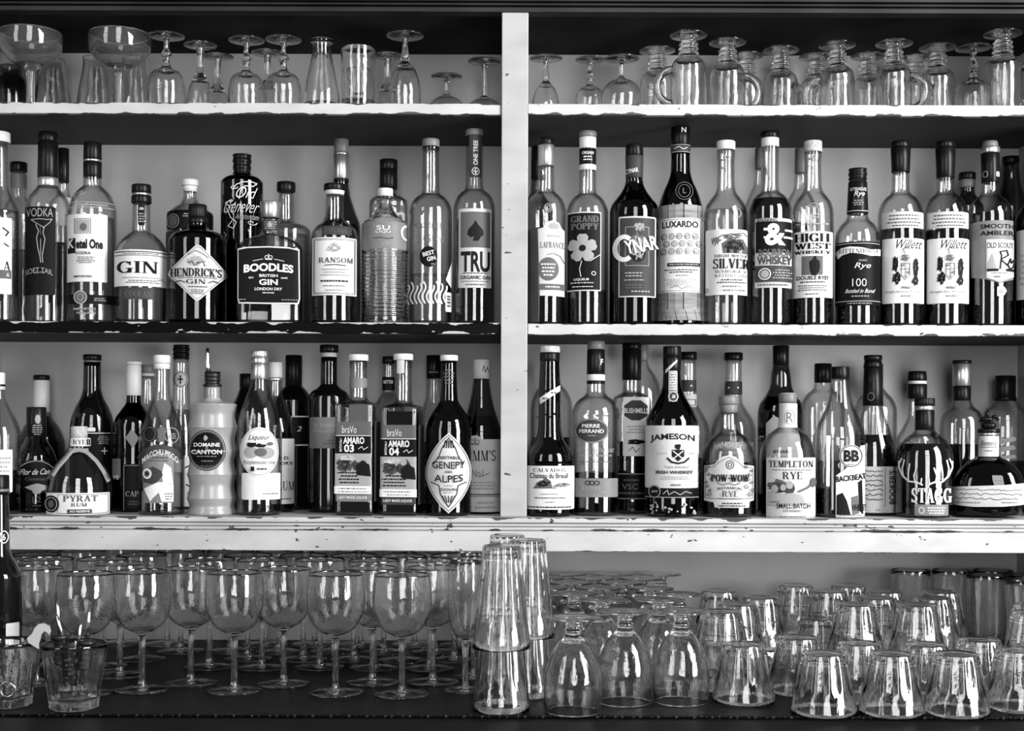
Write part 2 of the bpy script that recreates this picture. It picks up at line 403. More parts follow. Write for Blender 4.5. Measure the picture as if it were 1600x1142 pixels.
def shelf(label, x0, x1, zt, th, mat, y0=0.0):
    r = empty('shelf_board', ((x0+x1)/2, y0, zt-th)); r.location = (0, 0, 0)
    bm = bmesh.new(); box_bm(bm, x0, x1, y0, y0+0.012, zt-th, zt, 0.0012)
    link('front_edge', bm_mesh('front_edge', bm), mat, r)
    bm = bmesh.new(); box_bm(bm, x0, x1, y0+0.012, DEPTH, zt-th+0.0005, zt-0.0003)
    link('board', bm_mesh('board', bm), 'shaded_board_paint', r)
    tag(r, label, 'shelf'); return r
TH = 0.0187
chipped('shelf1_paint', 0.37, Z1-TH, Z1, edge=0.0006, amp=0.0055)
chipped('shelf2_paint', 0.37, Z2-TH, Z2, edge=0.0006, amp=0.0055)
chipped('shelf2_dark', 0.002, Z2-TH, Z2, edge=0.0008, amp=0.006, spots=0.72, under=0.3, spec=0.03)
shelf('white shelf board holding the upturned coupes and stemware left of the upright', XL, px0-0.0012, Z1, TH, 'shelf1_paint')
shelf('white shelf board holding the upturned glass mugs right of the upright', px1-0.0006, XR, Z1-0.001, TH, 'shelf1_paint', -0.0046)
shelf('black-edged shelf board under the vodka and gin bottles, left of the upright', XL, px0-0.0012, Z2, TH, 'shelf2_dark')
shelf('white shelf board under the whiskey bottles right of the upright', px1+0.0006, XR, Z2-0.001, TH, 'shelf2_paint')
# the deep lower shelf with its moulded front
r = empty('lower_shelf', (0, 0, 0)); tag(r, 'long white moulded shelf board across both bays above the drinking glasses', 'shelf')
zb = -0.1966
chipped('apron_paint', 0.37, zb, Z3-0.0212, edge=0.0002, amp=0.0028, spots=0.725)
chipped('bead_paint', 0.35, Z3-0.021, Z3, edge=0.0000, amp=0.006, spots=0.70)
box('board', XL, XR, -0.018, DEPTH, Z3-0.020, Z3, 'back_paint', r)
box('nosing', XL-0.02, XR+0.02, -0.034, -0.0175, Z3-0.0085, Z3, 'bead_paint', r, 0.002)
box('moulding', XL-0.02, XR+0.02, -0.030, -0.0175, Z3-0.0145, Z3-0.0092, 'bead_paint', r, 0.0015)
box('moulding', XL-0.02, XR+0.02, -0.0275, -0.0175, Z3-0.0208, Z3-0.0152, 'bead_paint', r, 0.0012)
box('apron', XL-0.02, XR+0.02, -0.024, -0.004, zb, Z3-0.0212, 'apron_paint', r, 0.0012)
# counter and rubber mat
MATF = -0.415
r = empty('bar_counter', (0, 0, 0)); tag(r, 'dark wooden bar counter under the drinking glasses', 'counter')
box('counter_top', -2.4, 2.4, -0.62, DEPTH, ZC-0.045, ZC-0.004, 'dark_wood', r, 0.006)
box('counter_base', -2.4, 2.4, -0.50, DEPTH, ZC-0.90, ZC-0.045, 'dark_wood', r)
m, nt, out = nodes('woven_rubber'); N = nt.nodes.new; Lk = nt.links.new
b = N('ShaderNodeBsdfPrincipled'); b.inputs['Roughness'].default_value = 0.35; b.inputs['Specular IOR Level'].default_value = 0.06; Lk(b.outputs[0], out.inputs[0])
tc = N('ShaderNodeTexCoord'); hs = []
for rot in (0.0, pi/2):
    mp = N('ShaderNodeMapping'); mp.inputs['Rotation'].default_value = (0, 0, rot+0.6); Lk(tc.outputs['Object'], mp.inputs[0])
    w = N('ShaderNodeTexWave'); w.inputs['Scale'].default_value = 46; Lk(mp.outputs[0], w.inputs[0]); hs.append(w.outputs[1])
mu = N('ShaderNodeMath'); mu.operation = 'MULTIPLY'; Lk(hs[0], mu.inputs[0]); Lk(hs[1], mu.inputs[1])
rr = N('ShaderNodeMapRange'); rr.inputs[1].default_value = 0.55; rr.inputs[2].default_value = 0.85; rr.inputs[3].default_value = 0.0004; rr.inputs[4].default_value = 0.022  # tiny glints on the weave's high points, painted in as lighter colour
Lk(mu.outputs[0], rr.inputs[0]); Lk(rr.outputs[0], b.inputs['Base Color'])
bp = N('ShaderNodeBump'); bp.inputs['Strength'].default_value = 0.9; bp.inputs['Distance'].default_value = 0.0015; Lk(mu.outputs[0], bp.inputs['Height']); Lk(bp.outputs[0], b.inputs['Normal'])
tag(box('bar_mat', XL-0.2, XR+0.2, MATF, DEPTH-0.004, ZC-0.004, ZC, 'woven_rubber', bev=0.0015), 'black woven rubber mat on the counter under the glasses', 'mat')
# window frames in front of the daylight
from mathutils import Vector, Matrix
for i, (c, w, h, p, to) in enumerate(WINDOWS):
    q = (Vector(to)-Vector(c)).to_track_quat('-Z', 'Y')
    bm = bmesh.new()
    for x in (-w/2-0.03, w/2+0.03):
        t = 0.05 if abs(x) > w/3 else 0.022
        box_bm(bm, x-t, x+t, -h/2-0.08, h/2+0.08, -0.06, -0.02)
    for y in (-h/2-0.03, -h/4, 0, h/4, h/2+0.03):
        t = 0.05 if abs(y) > h/3 else 0.022
        box_bm(bm, -w/2-0.08, w/2+0.08, y-t, y+t, -0.058, -0.022)
    o = link('window_%d' % (i+1), bm_mesh('window', bm), 'dark_wood')
    o.matrix_world = Matrix.Translation(c) @ q.to_matrix().to_4x4()
    tag(o, 'paned wooden window frame of the bar room', None, kind='structure')

# ------------------------------------------------------------------ bottle builder
class Bottle: pass
def bottle(name, label, px, hw, Y, zs, neck, glass='clear_glass', liq=None, caps=(), labels=(), sq=None, rot=0, full=False, seg=40, group=None, ridges=None):
    d = DIST+Y; s = d/F
    x = P(px, 600, Y)[0]; zbase = zs+0.0004
    root = empty(name, (x, Y, zbase), -atan2(x, d)+math.radians(rot))
    tag(root, label, 'bottle', group)
    zf = lambda py: P(px, py, Y)[2]-zbase
    pts = [(zf(y), w*s) for y, w in neck][::-1]
    if not full:
        R = hw*s
        if pts[0][0] < 0.012: pts = pts[1:]
        pts = [(0.0, R*0.93), (0.0025, R*0.985), (0.007, R)] + ([(pts[0][0]-0.004, R)] if pts[0][0] > 0.02 else []) + pts
    prof = smooth_prof(pts, 5)
    ztop = prof[-1][0]; rn = prof[-1][1]; rm = max(r for z, r in prof)
    def weight(r): t = max(0, min(1, (r-rn*1.15)/max(1e-6, rm*0.97-rn*1.15))); return t*t*(3-2*t)
    if sq:
        nn, dep = sq
        def shape(t, r, z, off=0):
            w = weight(r); n = 2+(nn-2)*w; c, sn = cos(t), sin(t)
            return (math.copysign(abs(c)**(2/n), c)*r, math.copysign(abs(sn)**(2/n), sn)*r*(1-w+w*dep))
        def front(xx, z):
            r = interp(prof, z); w = weight(r); n = 2+(nn-2)*w; bb = r*(1-w+w*dep)
            return bb*max(0.0, 1-min(1, abs(xx/r))**n)**(1/n)
    else:
        shape = None
        def front(xx, z):
            r = interp(prof, z); return sqrt(max(r*r*0.0004, r*r-min(xx*xx, r*r)))
    prz = [(r, z) for z, r in prof]
    if ridges:
        y0, y1, n, amp = ridges; z0, z1 = zf(y1), zf(y0); new = []
        for k in range(n*6+1):
            z = z0+(z1-z0)*k/(n*6); new.append((interp(prof, z)-amp*(0.5-0.5*cos(2*pi*k/6)), z))
        prz = [q for q in prz if q[1] < z0]+new+[q for q in prz if q[1] > z1]
    outer = [(0, 0.0)]+prz
    th = 0.0026; inz = prz
    if ridges: inz = [(r-0.0024, z) for z, r in prof]      # ribs outside only, smooth bore
    if glass in ('black_glass', 'frosted_glass'): shell = outer+[(0, ztop)]
    else: shell = outer+[(max(0.002, r-th), z+(0.003 if i == 0 else 0)) for i, (r, z) in reversed(list(enumerate(inz)))]+[(0, 0.004)]
    link('glass_body', lathe(shell, seg, shape), glass, root)
    if liq and glass not in ('black_glass', 'frosted_glass'):
        ly, lm = liq; zl = min(zf(ly), ztop-0.003); lp = [(max(0.001, r-0.0032), max(z, 0.0055)) for r, z in prz if 0.004 < z < zl]
        lp = [(0, 0.0055)]+[(lp[0][0]*0.96, 0.0055)]+lp+[(max(0.001, interp(prof, zl)-0.0032), zl), (0, zl)]
        link('liquid', lathe(lp, seg, shape), lm, root)
    for c in caps:
        y0, y1, w0, w1, mat = c[:5]; nm = c[5] if len(c) > 5 else 'cap'; op = c[6] if len(c) > 6 else {}
        za, zb_ = zf(y1), zf(y0); ra, rb = w1*s, w0*s; h = zb_-za; e = min(0.0012, h*0.2)
        cp = [(0, za), (ra-e*0.5, za), (ra, za+e*0.7)]
        if op.get('rings'):
            n = op['rings']
            for k in range(n):
                for f, dr in ((0.15, 0), (0.35, -0.0012), (0.65, -0.0012), (0.85, 0)):
                    t = (k+f)/n; cp.append((ra+(rb-ra)*t+dr, za+h*t))
        cp += [(rb, zb_-e), (rb-e, zb_), (0, zb_)]
        shp = None
        if op.get('knurl'):
            kn = op['knurl']; shp = lambda t, r, z: ((r-0.0007*(0.5+0.5*cos(kn*t)))*cos(t), (r-0.0007*(0.5+0.5*cos(kn*t)))*sin(t))
            co = link(nm, lathe(cp, kn*4, shp), mat, root)
        else: co = link(nm, lathe(cp, 28), mat, root)
        for p in co.data.polygons:
            if p.area > 0 and abs(p.normal.z) > 0.9: p.use_smooth = False
    for li, lb in enumerate(labels):
        add_label(root, lb, s, zf, front, li*0.0007)
    root['_s'] = s
    b = Bottle(); b.root = root; b.s = s; b.zf = zf; b.front = front; b.prof = prof; b.x = x; b.d = d
    return b
def stick(root, polys, s, zf, front, off, name, mat, cutz=False):
    bm = flat_bm(polys, s, zf)
    if not bm.verts: bm.free(); return None
    if cutz: cut_z(bm)
    for v in bm.verts:
        v.co.y = -front(v.co.x, v.co.z)-off
        v.co.x *= 1+off/0.035
    bmesh.ops.recalc_face_normals(bm, faces=bm.faces[:])
    fs = [f for f in bm.faces if f.normal.y > 0]
    if fs: bmesh.ops.reverse_faces(bm, faces=fs)
    return link(name, bm_mesh(name, bm), mat, root)
def add_label(root, lb, s, zf, front, up=0.0):
    """lb: dict(poly | box, mat, items, name, lift)"""
    if 'box' in lb:
        x0, x1, y0, y1 = lb['box']; c = lb.get('round', 1.2)
        poly = [(x0+c, y0), (x1-c, y0), (x1, y0+c), (x1, y1-c), (x1-c, y1), (x0+c, y1), (x0, y1-c), (x0, y0+c)]
    else: poly = lb.get('poly')
    lift = lb.get('lift', 0)*s
    fr = front if not lift else (lambda xx, z: sqrt(max(1e-8, (front(0, z)+lift)**2-min(xx*xx, (front(0, z)+lift)**2))))
    o = None
    if poly and lb.get('mat'):
        o = stick(root, [poly], s, zf, fr, 0.0006+up, lb.get('name', 'label'), lb['mat'], True)
    par = o or root
    byk = {}
    for i, it in enumerate(lb.get('items', ())):
        k, polys, ink = item_polys(it)
        byk.setdefault((k, ink), []).append((i, polys))
    for key in [q for q in byk if q[0] == 'emblem' and 1 < len(byk[q]) <= 12]:
        for j, e in enumerate(byk.pop(key)): byk[key+(j,)] = [e]
    for (k, ink, *_), lst in byk.items():
        if k == 'print': k = 'lettering'
        bm_all = bmesh.new()
        for i, polys in lst:
            bm = flat_bm(polys, s, zf); off = 0.0009+up+0.00016*min(i, 14)
            if k in ('emblem', 'border') and bm.verts:
                if max(v.co.z for v in bm.verts)-min(v.co.z for v in bm.verts) > 0.012: cut_z(bm, 0.008)
            for v in bm.verts: v.co.y = -fr(v.co.x, v.co.z)-off; v.co.x *= 1+off/0.035
            me = bm_mesh('t', bm); bm_all.from_mesh(me); bpy.data.meshes.remove(me)
        for f in bm_all.faces: f.normal_update()
        fs = [f for f in bm_all.faces if f.normal.y > 0]
        if fs: bmesh.ops.reverse_faces(bm_all, faces=fs)
        link(k, bm_mesh(k, bm_all), ink, par)
def Lb(x0, x1, y0, y1, mat, items=(), **k): return dict(box=(x0, x1, y0, y1), mat=mat, items=items, **k)
def Lp(poly, mat, items=(), **k): return dict(poly=poly, mat=mat, items=items, **k)
def Lo(x, y, rx, ry, mat, items=(), **k): return dict(poly=ell(x, y, rx, ry, 36), mat=mat, items=items, **k)
def Lx(items, **k): return dict(items=items, **k)
K, W, G, S_ = 'black_ink', 'white_ink', 'grey_ink', 'pale_ink'
FR, MD, BK = 0.052, 0.135, 0.205        # depth of the front, middle and back bottles

# ------------------------------------------------------------------ middle shelf, left bay
GA, GB = 'bottles on the middle shelf left of the upright', 'bottles on the middle shelf right of the upright'
def crown(x, y, w, ink):
    return [('r', x-w*.5, x+w*.5, y+w*.28, y+w*.4, ink), ('g', x-w*.28, y, w*.3, w*.28, w*.09, ink), ('g', x+w*.28, y, w*.3, w*.28, w*.09, ink), ('o', x, y-w*.36, w*.1, w*.1, ink)]
def blot(x, y, rx, ry, n, seed):
    rnd = random.Random(seed); return [(x+rx*cos(2*pi*k/n)*rnd.uniform(.5, 1.1), y+ry*sin(2*pi*k/n)*rnd.uniform(.5, 1.1)) for k in range(n)]
def lace(x, y, rx, ry, n, w, ink, seed):
    """dense engraved-looking stroke inside an ellipse"""
    rnd = random.Random(seed); pts = []; a = 0
    for k in range(n):
        a += rnd.uniform(.7, 2.6); r = sqrt(rnd.uniform(.03, 1)); pts.append((x+rx*r*cos(a), y+ry*r*sin(a)))
    return ('l', pts, w, ink)
def scribble(x0, x1, y, amp, n, w, ink, seed=1):
    rnd = random.Random(seed)
    return ('l', [(x0+(x1-x0)*k/n, y+rnd.uniform(-amp, amp)) for k in range(n+1)], w, ink)

bottle('vodka_bottle', 'clear bottle with a white cap cut off by the left picture edge, middle shelf', -3, 32, FR, Z2,
  [(222,13),(290,15),(310,22),(335,32)], liq=(330,'clear_liquid'), caps=[(207,223,17,17,'white_cap')],
  labels=[Lb(-20,19,344,462,'white_paper',[('l',[(6,360),(14,366),(10,372)],2.2,K),('l',[(8,384),(14,388)],2,K),('s','A',12,419,11,15,K),('r',-19,18,425,438,G),('t','A',13,432,4,6,W)])], group=GA)
bottle('liquor_bottle', 'dark-capped clear bottle behind the cut-off bottle at the left edge, middle shelf', 28, 25, MD, Z2,
  [(268,11.5),(305,12),(322,20),(345,25)], liq=(392,'pale_liquid'), caps=[(254,269,13,13,'black_cap')], labels=[Lb(-12,12,273,296,'grey_paper')], group=GA)
bottle('liquor_bottle', 'slim dark-capped bottle showing just behind the tall black-labelled bottle, middle shelf', 98, 24, MD+.03, Z2,
  [(285,8),(300,9),(322,20),(340,24)], liq=(381,'amber_liquid'), caps=[(232,286,8.5,8.5,'black_cap','foil')], labels=[Lb(-20,20,310,356,'cream_paper')], group=GA)
fig = [(-18,349),(-4,344),(6,347),(2,353),(-2,352),(-5,361),(-8,370),(-4,381),(-6,396),(-9,412),(-12,412),(-12,396),(-13,381),(-12,370),(-14,361),(-13,353)]
bottle('vodka_bottle', 'tall clear bottle with a long black label and black foil neck, middle shelf', 74, 33, FR+.03, Z2,
  [(288,14.5),(292,16),(300,22),(312,30),(330,34)], liq=(381,'clear_liquid'), caps=[(207,222,14.5,15,'black_cap'),(222,278,15,16,'black_cap','foil'),(278,292,15.6,16,'silver_foil','collar')],
  labels=[Lb(-33,11,328,464,'black_paper',[('t','VODKA',-12,337,38,13,S_,dict(wt=0)),
   ('l',[(-6,360),(-19,352),(-24,348),(-12,347),(-2,348),(6,347),(2,353),(-7,361)],1.1,S_),('l',[(-17,356),(-13,366),(-16,376),(-14,392),(-11,405),(-10,414)],1.2,S_),('l',[(-5,360),(-7,368),(-4,378),(-6,392),(-8,404),(-7,414)],1.2,S_),('l',[(-11,356),(-10,372)],.8,G),('l',[(-10,378),(-10,402)],.8,S_),
   ('t','SOFT TAIL',-12,426,38,8,S_,dict(bow=4,wt=0)),('t','spirits',-12,430,15,4,S_,dict(wt=0))])], group=GA)
bottle('vodka_bottle', 'clear bottle with a bold blackletter white label and dark seal band, middle shelf', 143.5, 36.8, FR+.012, Z2,
  [(276,13.5),(290,14),(296,20),(306,28.5),(318,33.5),(334,36.8)], liq=(342,'clear_liquid'), caps=[(223,250,13.5,14,'black_cap'),(250,253.5,14.2,14.2,'silver_foil','band'),(253.5,278,14,14,'black_cap','foil')],
  labels=[Lb(-37,22,340,444,'white_paper',[('f',-26,-2,347,370,1,G),('r',-24,-4,349,368,S_),('o',-13,360,5,6,G),('r',-35,-24,377,400,K),('t','K',-30,385,8,14,W),('t','etel One',-4,386,38,15,K,dict(wt=.04)),('t','VODKA',-13,400,22,4.5,K,dict(wt=.01)),('d',-24,6,405,416,4,G),('t','IMPORTED',-13,436,26,3.2,K)]),
   Lb(-36,36,464,478,'black_paper',[('d',2,20,468,474,2,S_),('g',-16.5,468,9.5,10.5,2,S_),('o',-16.5,468,7,8,'grey_ink'),('g',-16.5,468,4.5,5.5,1,S_)],name='seal_band'),
   Lx([('l',[(-24,308),(-14,302),(-18,310),(-10,306)],1,S_),('r',-34,30,321,322,S_),('r',-34,30,329,330,S_),('d',-32,28,323,328,1,S_),('t','IMPORTED',-10,486,30,4,S_),('t','HOLLAND',-8,492,26,4,S_)])], group=GA)
bottle('gin_bottle', 'squat round-shouldered clear bottle with a wide white label reading GIN, middle shelf', 220, 39.3, FR, Z2,
  [(318,13.5),(345,13.5),(361,14.5),(366,20),(376,30),(388,37),(402,40)], liq=(396,'clear_liquid'), caps=[(289,302,15,15,'black_cap'),(302,306,13.5,13.5,'silver_foil','collar'),(306,318,15.5,15.5,'black_cap','collar')],
  labels=[Lb(-5,5,319,354,'black_paper',[('t','GIN',0,328,6,4,W),('d',-4,4,334,350,4,S_)],name='neck_strip'),
   Lb(-39,39,395,451,'white_paper',[('r',-38,38,397.5,399,K),('r',-38,38,403,404,G),('d',-26,26,399.5,402.5,1,G),('s','GIN',-5,422,58,18,K,dict(fat=.5)),('d',-36,34,436,440,1,S_),('d',-26,30,441,447,2,G),('l',[(22,442),(30,439),(35,445)],.8,G)]),
   Lb(-27,18,453,471,'dim_paper',[('s','COOLAN',-4,463,38,9,G)],name='back_label')], group=GA)
dm = [(0,388),(5,390),(43,427),(45,431.5),(42,436),(4,472),(0,474.5),(-5,472),(-41,436),(-44.5,431),(-41,426),(-5,391)]
bottle('gin_bottle', 'squat black apothecary bottle with a white diamond label, middle shelf', 308, 44.5, FR, Z2,
  [(340,14),(352,15),(357,17),(362,28),(368,39),(378,44.5)], glass='dark_glass', liq=(400,'dark_liquid'), caps=[(320,341,14,14.5,'black_cap','cap',dict(knurl=26)),(341,350,15.5,16,'black_cap','collar')],
  labels=[Lp(dm,'cream_paper',[('l',[(p[0]*.93,431+(p[1]-431)*.93) for p in dm+dm[:1]],.7,G),lace(-2,413,15,8,30,.7,S_,3),('l',[(-14,404),(-3,397),(8,402),(16,408)],1,G),scribble(-15,12,417,4,16,.9,K,4),
    ('s',"HENDRICK'S",-2,430.5,74,12.5,K,dict(fat=.35)),('d',-30,30,437,440,1,G),('s','GIN',-2,444.5,28,7,K),('l',[(-32,445),(-24,443),(-18,446)],1.2,K),('l',[(16,446),(22,443),(30,445)],1.2,K),('d',-15,16,451,454,1,K),('d',-10,10,456,464,3,G)])], group=GA)
bottle('liqueur_bottle', 'white-stoppered bottle with a dark round-emblem label behind the black apothecary bottle', 296, 36, MD+.004, Z2,
  [(298,9.5),(308,10),(318,15),(328,28),(338,36)], liq=(345,'dark_liquid'), caps=[(281,291,13,13,'white_cap'),(291,300,12,10,'white_cap','stopper')],
  labels=[Lb(-34,34,333,362,'black_paper',[('g',-25,350,9,11,1,S_),('o',-25,350,6.5,8.5,'grey_ink'),('d',-12,8,338,345,2,S_)]),Lb(-35,35,366,440,'dim_paper')], group=GA)
sw = lambda cx, y, a: [(cx+a*cos(t*.5)*(1-t*.06), y+a*.55*sin(t*.5)*(1-t*.06)) for t in range(0, 15)]
bottle('genever_bottle', 'tall dark cylindrical bottle with white flowing script printed on the glass', 377, 32.5, MD-.004, Z2,
  [(272,14.5),(275,18),(279,27),(286,32.5)], glass='dark_glass', liq=(398,'dark_liquid'), caps=[(242,273,15,14,'black_cap','cap',dict(rings=3))],
  labels=[Lx([('t','Old',6,306,28,17,W,dict(slant=.4,wt=-.012)),('t','Genever',0,327,50,20,W,dict(slant=.4,wt=-.012)),('t','Amsterdam',8,343,34,9,S_,dict(slant=.3,wt=0)),
    ('l',[(-14,302),(-8,294),(2,290),(14,289),(22,291),(16,296),(4,296),(-2,304),(-4,316)],1.2,W),('l',sw(-12,298,6),1,W),('l',sw(-18,322,9),1.1,W),('l',[(-22,330),(-16,345),(-8,352),(-12,362),(-20,358),(-14,350)],1.1,W),('l',sw(14,352,8),1,W),('l',[(-26,366),(-22,372),(-26,378)],1,S_)])], group=GA)
bottle('gin_bottle', 'wide flat clear bottle with a black square label and silver flared stopper, middle shelf', 422, 51, FR, Z2,
  [(341,13),(362,13.5),(367,17),(373,30),(380,43),(392,51)], liq=(388,'clear_liquid'), rot=-5, sq=(5,.62), caps=[(316,341,16.5,14.2,'silver_foil','stopper')],
  labels=[Lb(-13,13,345,362,'dim_paper',[('d',-10,10,347,360,4,S_),('o',0,353,3,4,S_)],name='neck_label'),
   Lp([(-46,393),(-30,390.5),(0,389),(30,390.5),(45,393),(46,470),(44,477.5),(0,478),(-44,477.5),(-46,470)],'white_paper',[('p',[(-44,395),(-30,392.3),(0,391),(30,392.3),(43,395),(44,469),(42,475.5),(0,476),(-42,475.5),(-44,469)],'black_paper')]+crown(0,406,10,W)+
    [('l',[(-22,412),(-8,409)],.8,W),('l',[(8,409),(22,412)],.8,W),('t','BOODLES',0,421.5,70,12.5,W,dict(bow=3,wt=.04)),('t','BRITISH',0,434.5,26,4.4,W),('t','EST',-24,438,7,2.6,W),('t','1845',22,438,9,2.6,W),('t','GIN',0,444.5,26,9,W,dict(wt=.03)),('t','LONDON DRY',0,455,38,4.4,W),('t','IMPORTED',0,461,16,2.2,W),('d',-40,-31,470,473,1,S_),('d',18,40,470,473,1,S_)])], group=GA)
bottle('gin_bottle', 'clear bottle with a short dark stopper standing behind the wide flat bottle', 446, 38, MD+.032, Z2,
  [(299,11.5),(343,12),(349,18),(354,32),(362,38)], liq=(368,'clear_liquid'), caps=[(285,300,14.5,14.5,'black_cap')], group=GA)
bottle('whiskey_bottle', 'clear round bottle with a bordered antique white label and dark stopper, middle shelf', 522, 37.5, FR, Z2,
  [(304,13.5),(342,14.5),(348,20),(357,31),(368,36),(378,37.5)], liq=(464,'amber_liquid'), caps=[(288,298,17,17,'black_cap'),(298,305,15.5,14,'white_cap','stopper')],
  labels=[Lb(-18,26,357,372,'dim_paper',[('s','VOYAGE',2,364,34,8,G)],name='shoulder_label'),
   Lb(-33,33,376,465,'white_paper',[('f',-31,31,378,463,.9,G),('f',-29.5,29.5,380,461,.6,G),lace(0,392,14,9,30,.6,S_,23),('s','RANSOM',2,411,50,8,G,dict(fat=.25)),('l',[(-14,419),(0,418),(16,419)],1.2,K),('d',-22,24,423,436,3,S_),('d',-26,26,440,446,1,K),('d',-22,22,449,452,1,G),('d',-14,14,455,459,1,S_)])], group=GA)
bottle('liqueur_bottle', 'silver-foiled dark bottle behind the bordered white label bottle, middle shelf', 532, 30, MD+.01, Z2,
  [(240,10.5),(285,11.5),(305,14),(330,22),(356,30)], glass='smoke_glass', liq=(352,'dark_liquid'), caps=[(218,239,11.5,11.5,'grey_cap'),(239,243,12.5,12.5,'silver_foil','ring'),(243,280,11.5,12,'silver_foil','foil'),(280,285,12,12,'black_cap','band')], group=GA)
b = bottle('gin_bottle', 'horizontally ribbed clear bottle with a grey shoulder label and glass stopper, middle shelf', 601, 36.5, FR, Z2,
  [(312,9),(322,11),(334,17),(342,25),(348,33),(354,36.5)], glass='drink_glass', caps=[(295,308,12,12,'white_cap','cap'),(308,312,16,16,'clear_glass','lip'),(312,326,7,5.5,'white_cap','stopper')], ridges=(395,497,17,0.0016),
  labels=[Lb(-35.5,34,351,393,'grey_paper',[('t','SU',-3,361,20,7,W,dict(wt=.01)),('t','LIQU',-3,367.5,22,4.2,W,dict(wt=.005)),('l',[(-18,377),(-6,376),(4,378),(12,376)],.9,K),('d',-8,8,382,388,2,S_),('g',32,367,9,12,3,W,(90,270))])], group=GA)
bottle('liquor_bottle', 'black-capped square-shouldered clear bottle behind the ribbed bottle, middle shelf', 606, 30, MD+.01, Z2,
  [(294,13),(304,14),(309,22),(316,29),(324,30)], liq=(400,'clear_liquid'), caps=[(250,266,14,14,'black_cap'),(266,296,14,14,'black_cap','foil')], sq=(4,.9), labels=[Lb(-25,25,336,470,'cream_paper',[('t','R',19,344,6,8,K)])], group=GA)
wv = [('l',[(x+2.4*sin((y-445)/4.6), y) for y in range(444+abs(int(x*5)) % 9, 480, 3)],2.1,W) for x in (-33,-27,-21,-15,-9,-3,3,9,15,21)]
bottle('gin_bottle', 'tall clear bottle with a round black sticker and white wavy stripes at its base', 672, 33.5, FR, Z2,
  [(228,12.5),(296,13.5),(303,15),(309,23),(319,30),(333,33.5)], liq=(430,'clear_liquid'), caps=[(218,230,13.5,13.5,'pale_cap' if 'pale_cap' in MATS else 'grey_cap','cork'),(230,236,14,13,'clear_glass','lip')],
  labels=[Lo(-3,405,13.5,16,'black_paper',[('t','BEST',-3,400,18,6.5,W,dict(rot=.25)),('t','GIN',1,408,13,6.5,W,dict(rot=.25)),('d',0,8,415,418,1,S_)],name='sticker'),
   Lx([('t','MOONSHINE',-4,357,44,9,G,dict(wt=0)),('t','GIN',4,377,30,12,G,dict(wt=-.01))]+wv),
   Lb(22,31,459,489,'white_paper',[('r',24,29,464,466,K),('r',24,29,467,468,K),('r',24,29,469,471,K),('r',24,29,473,475,K),('r',24,29,476,477,K),('r',24,29,479,481,K)],name='barcode_label'),
   Lp([(28,420),(31,410),(32,440),(30,452),(26,446),(22,440)],'cream_paper',[],name='side_label')], group=GA)
spade = [(2,349),(6,356),(13,364),(14,371),(9,376),(4,374),(6,381),(-2,381),(0,374),(-5,376),(-10,371),(-9,364),(-2,356)]
bottle('gin_bottle', 'tall bottle with a dark spade label beside the white upright, middle shelf', 740, 32.5, FR, Z2,
  [(212,13),(288,13.5),(296,15),(303,23),(313,29.5),(328,32.5)], liq=(345,'amber_liquid'), caps=[(203,213,14,14,'grey_cap')],
  labels=[Lb(-8,11,213,279,'dim_paper',[('t','ONE TREE',2,241,38,7,W,dict(rot=pi/2)),('g',2,270,6,6,1.1,W),('l',[(2,265),(2,275)],1.2,W),('l',[(-1.5,269),(2,272),(5.5,269)],1.2,W)],name='neck_strip'),
   Lb(-23,26,331,453,'cream_paper',[('r',-20,24,336,391,'grey_ink'),('p',spade,'black_ink'),('t','TRU',2,413,43,32,K,dict(wt=.03)),('d',-19,23,429,432,1,K),('t','ORGANIC GIN',2,437,44,5.5,K),('d',-19,23,442,444,1,K),('d',-19,23,446,450,1,G)])], group=GA)

# ------------------------------------------------------------------ middle shelf, right bay
ZR = Z2-0.001
bottle('calvados_bottle', 'silver-necked bottle with a scalloped pale label at the left end of the right middle shelf', 852, 32, FR, ZR,
  [(258,12.5),(294,13),(300,14.5),(307,22),(318,29),(334,32)], liq=(359,'amber_liquid'), caps=[(216,227,12,12.5,'black_cap'),(227,260,13,13,'silver_foil','foil')],
  labels=[Lp([(-12,362),(-3,360),(0,352),(10,349),(20,352),(24,360),(29,364),(29,466),(-9,465)],'cream_paper',[('p',blot(12,357,9,6,12,5),S_),('d',0,24,370,376,1,S_),('s','LAFRANCE',10,387,36,9,G),('l',[(2,402),(12,400),(22,404),(28,414)],.9,G),('o',4,424,15.5,18,'grey_ink'),('d',-7,15,414,436,4,W),('r',-9,29,447,456,G),('d',-6,26,449,454,1,W)]),
   Lx([('g',3,330,6,7,1,S_),('g',3,330,3.5,4,1,S_)])], group=GB)
bottle('liquor_bottle', 'black-foiled bottle tucked in the corner behind the silver-necked bottle', 838, 27, BK-.02, ZR,
  [(280,9),(300,10),(320,22),(335,27)], glass='smoke_glass', liq=(340,'dark_liquid'), caps=[(229,281,9,9.5,'black_cap','foil')], group=GB)
pet = [('p',[(1+0,388)]+[(1+cos(a+da)*r, 390+sin(a+da)*r*1.05) for da, r in ((-.62,13),(-.45,19),(-.2,21.5),(0.05,20.5),(.2,21.5),(.45,19),(.62,13))],S_) for a in [k*2*pi/5-pi/2 for k in range(5)]]
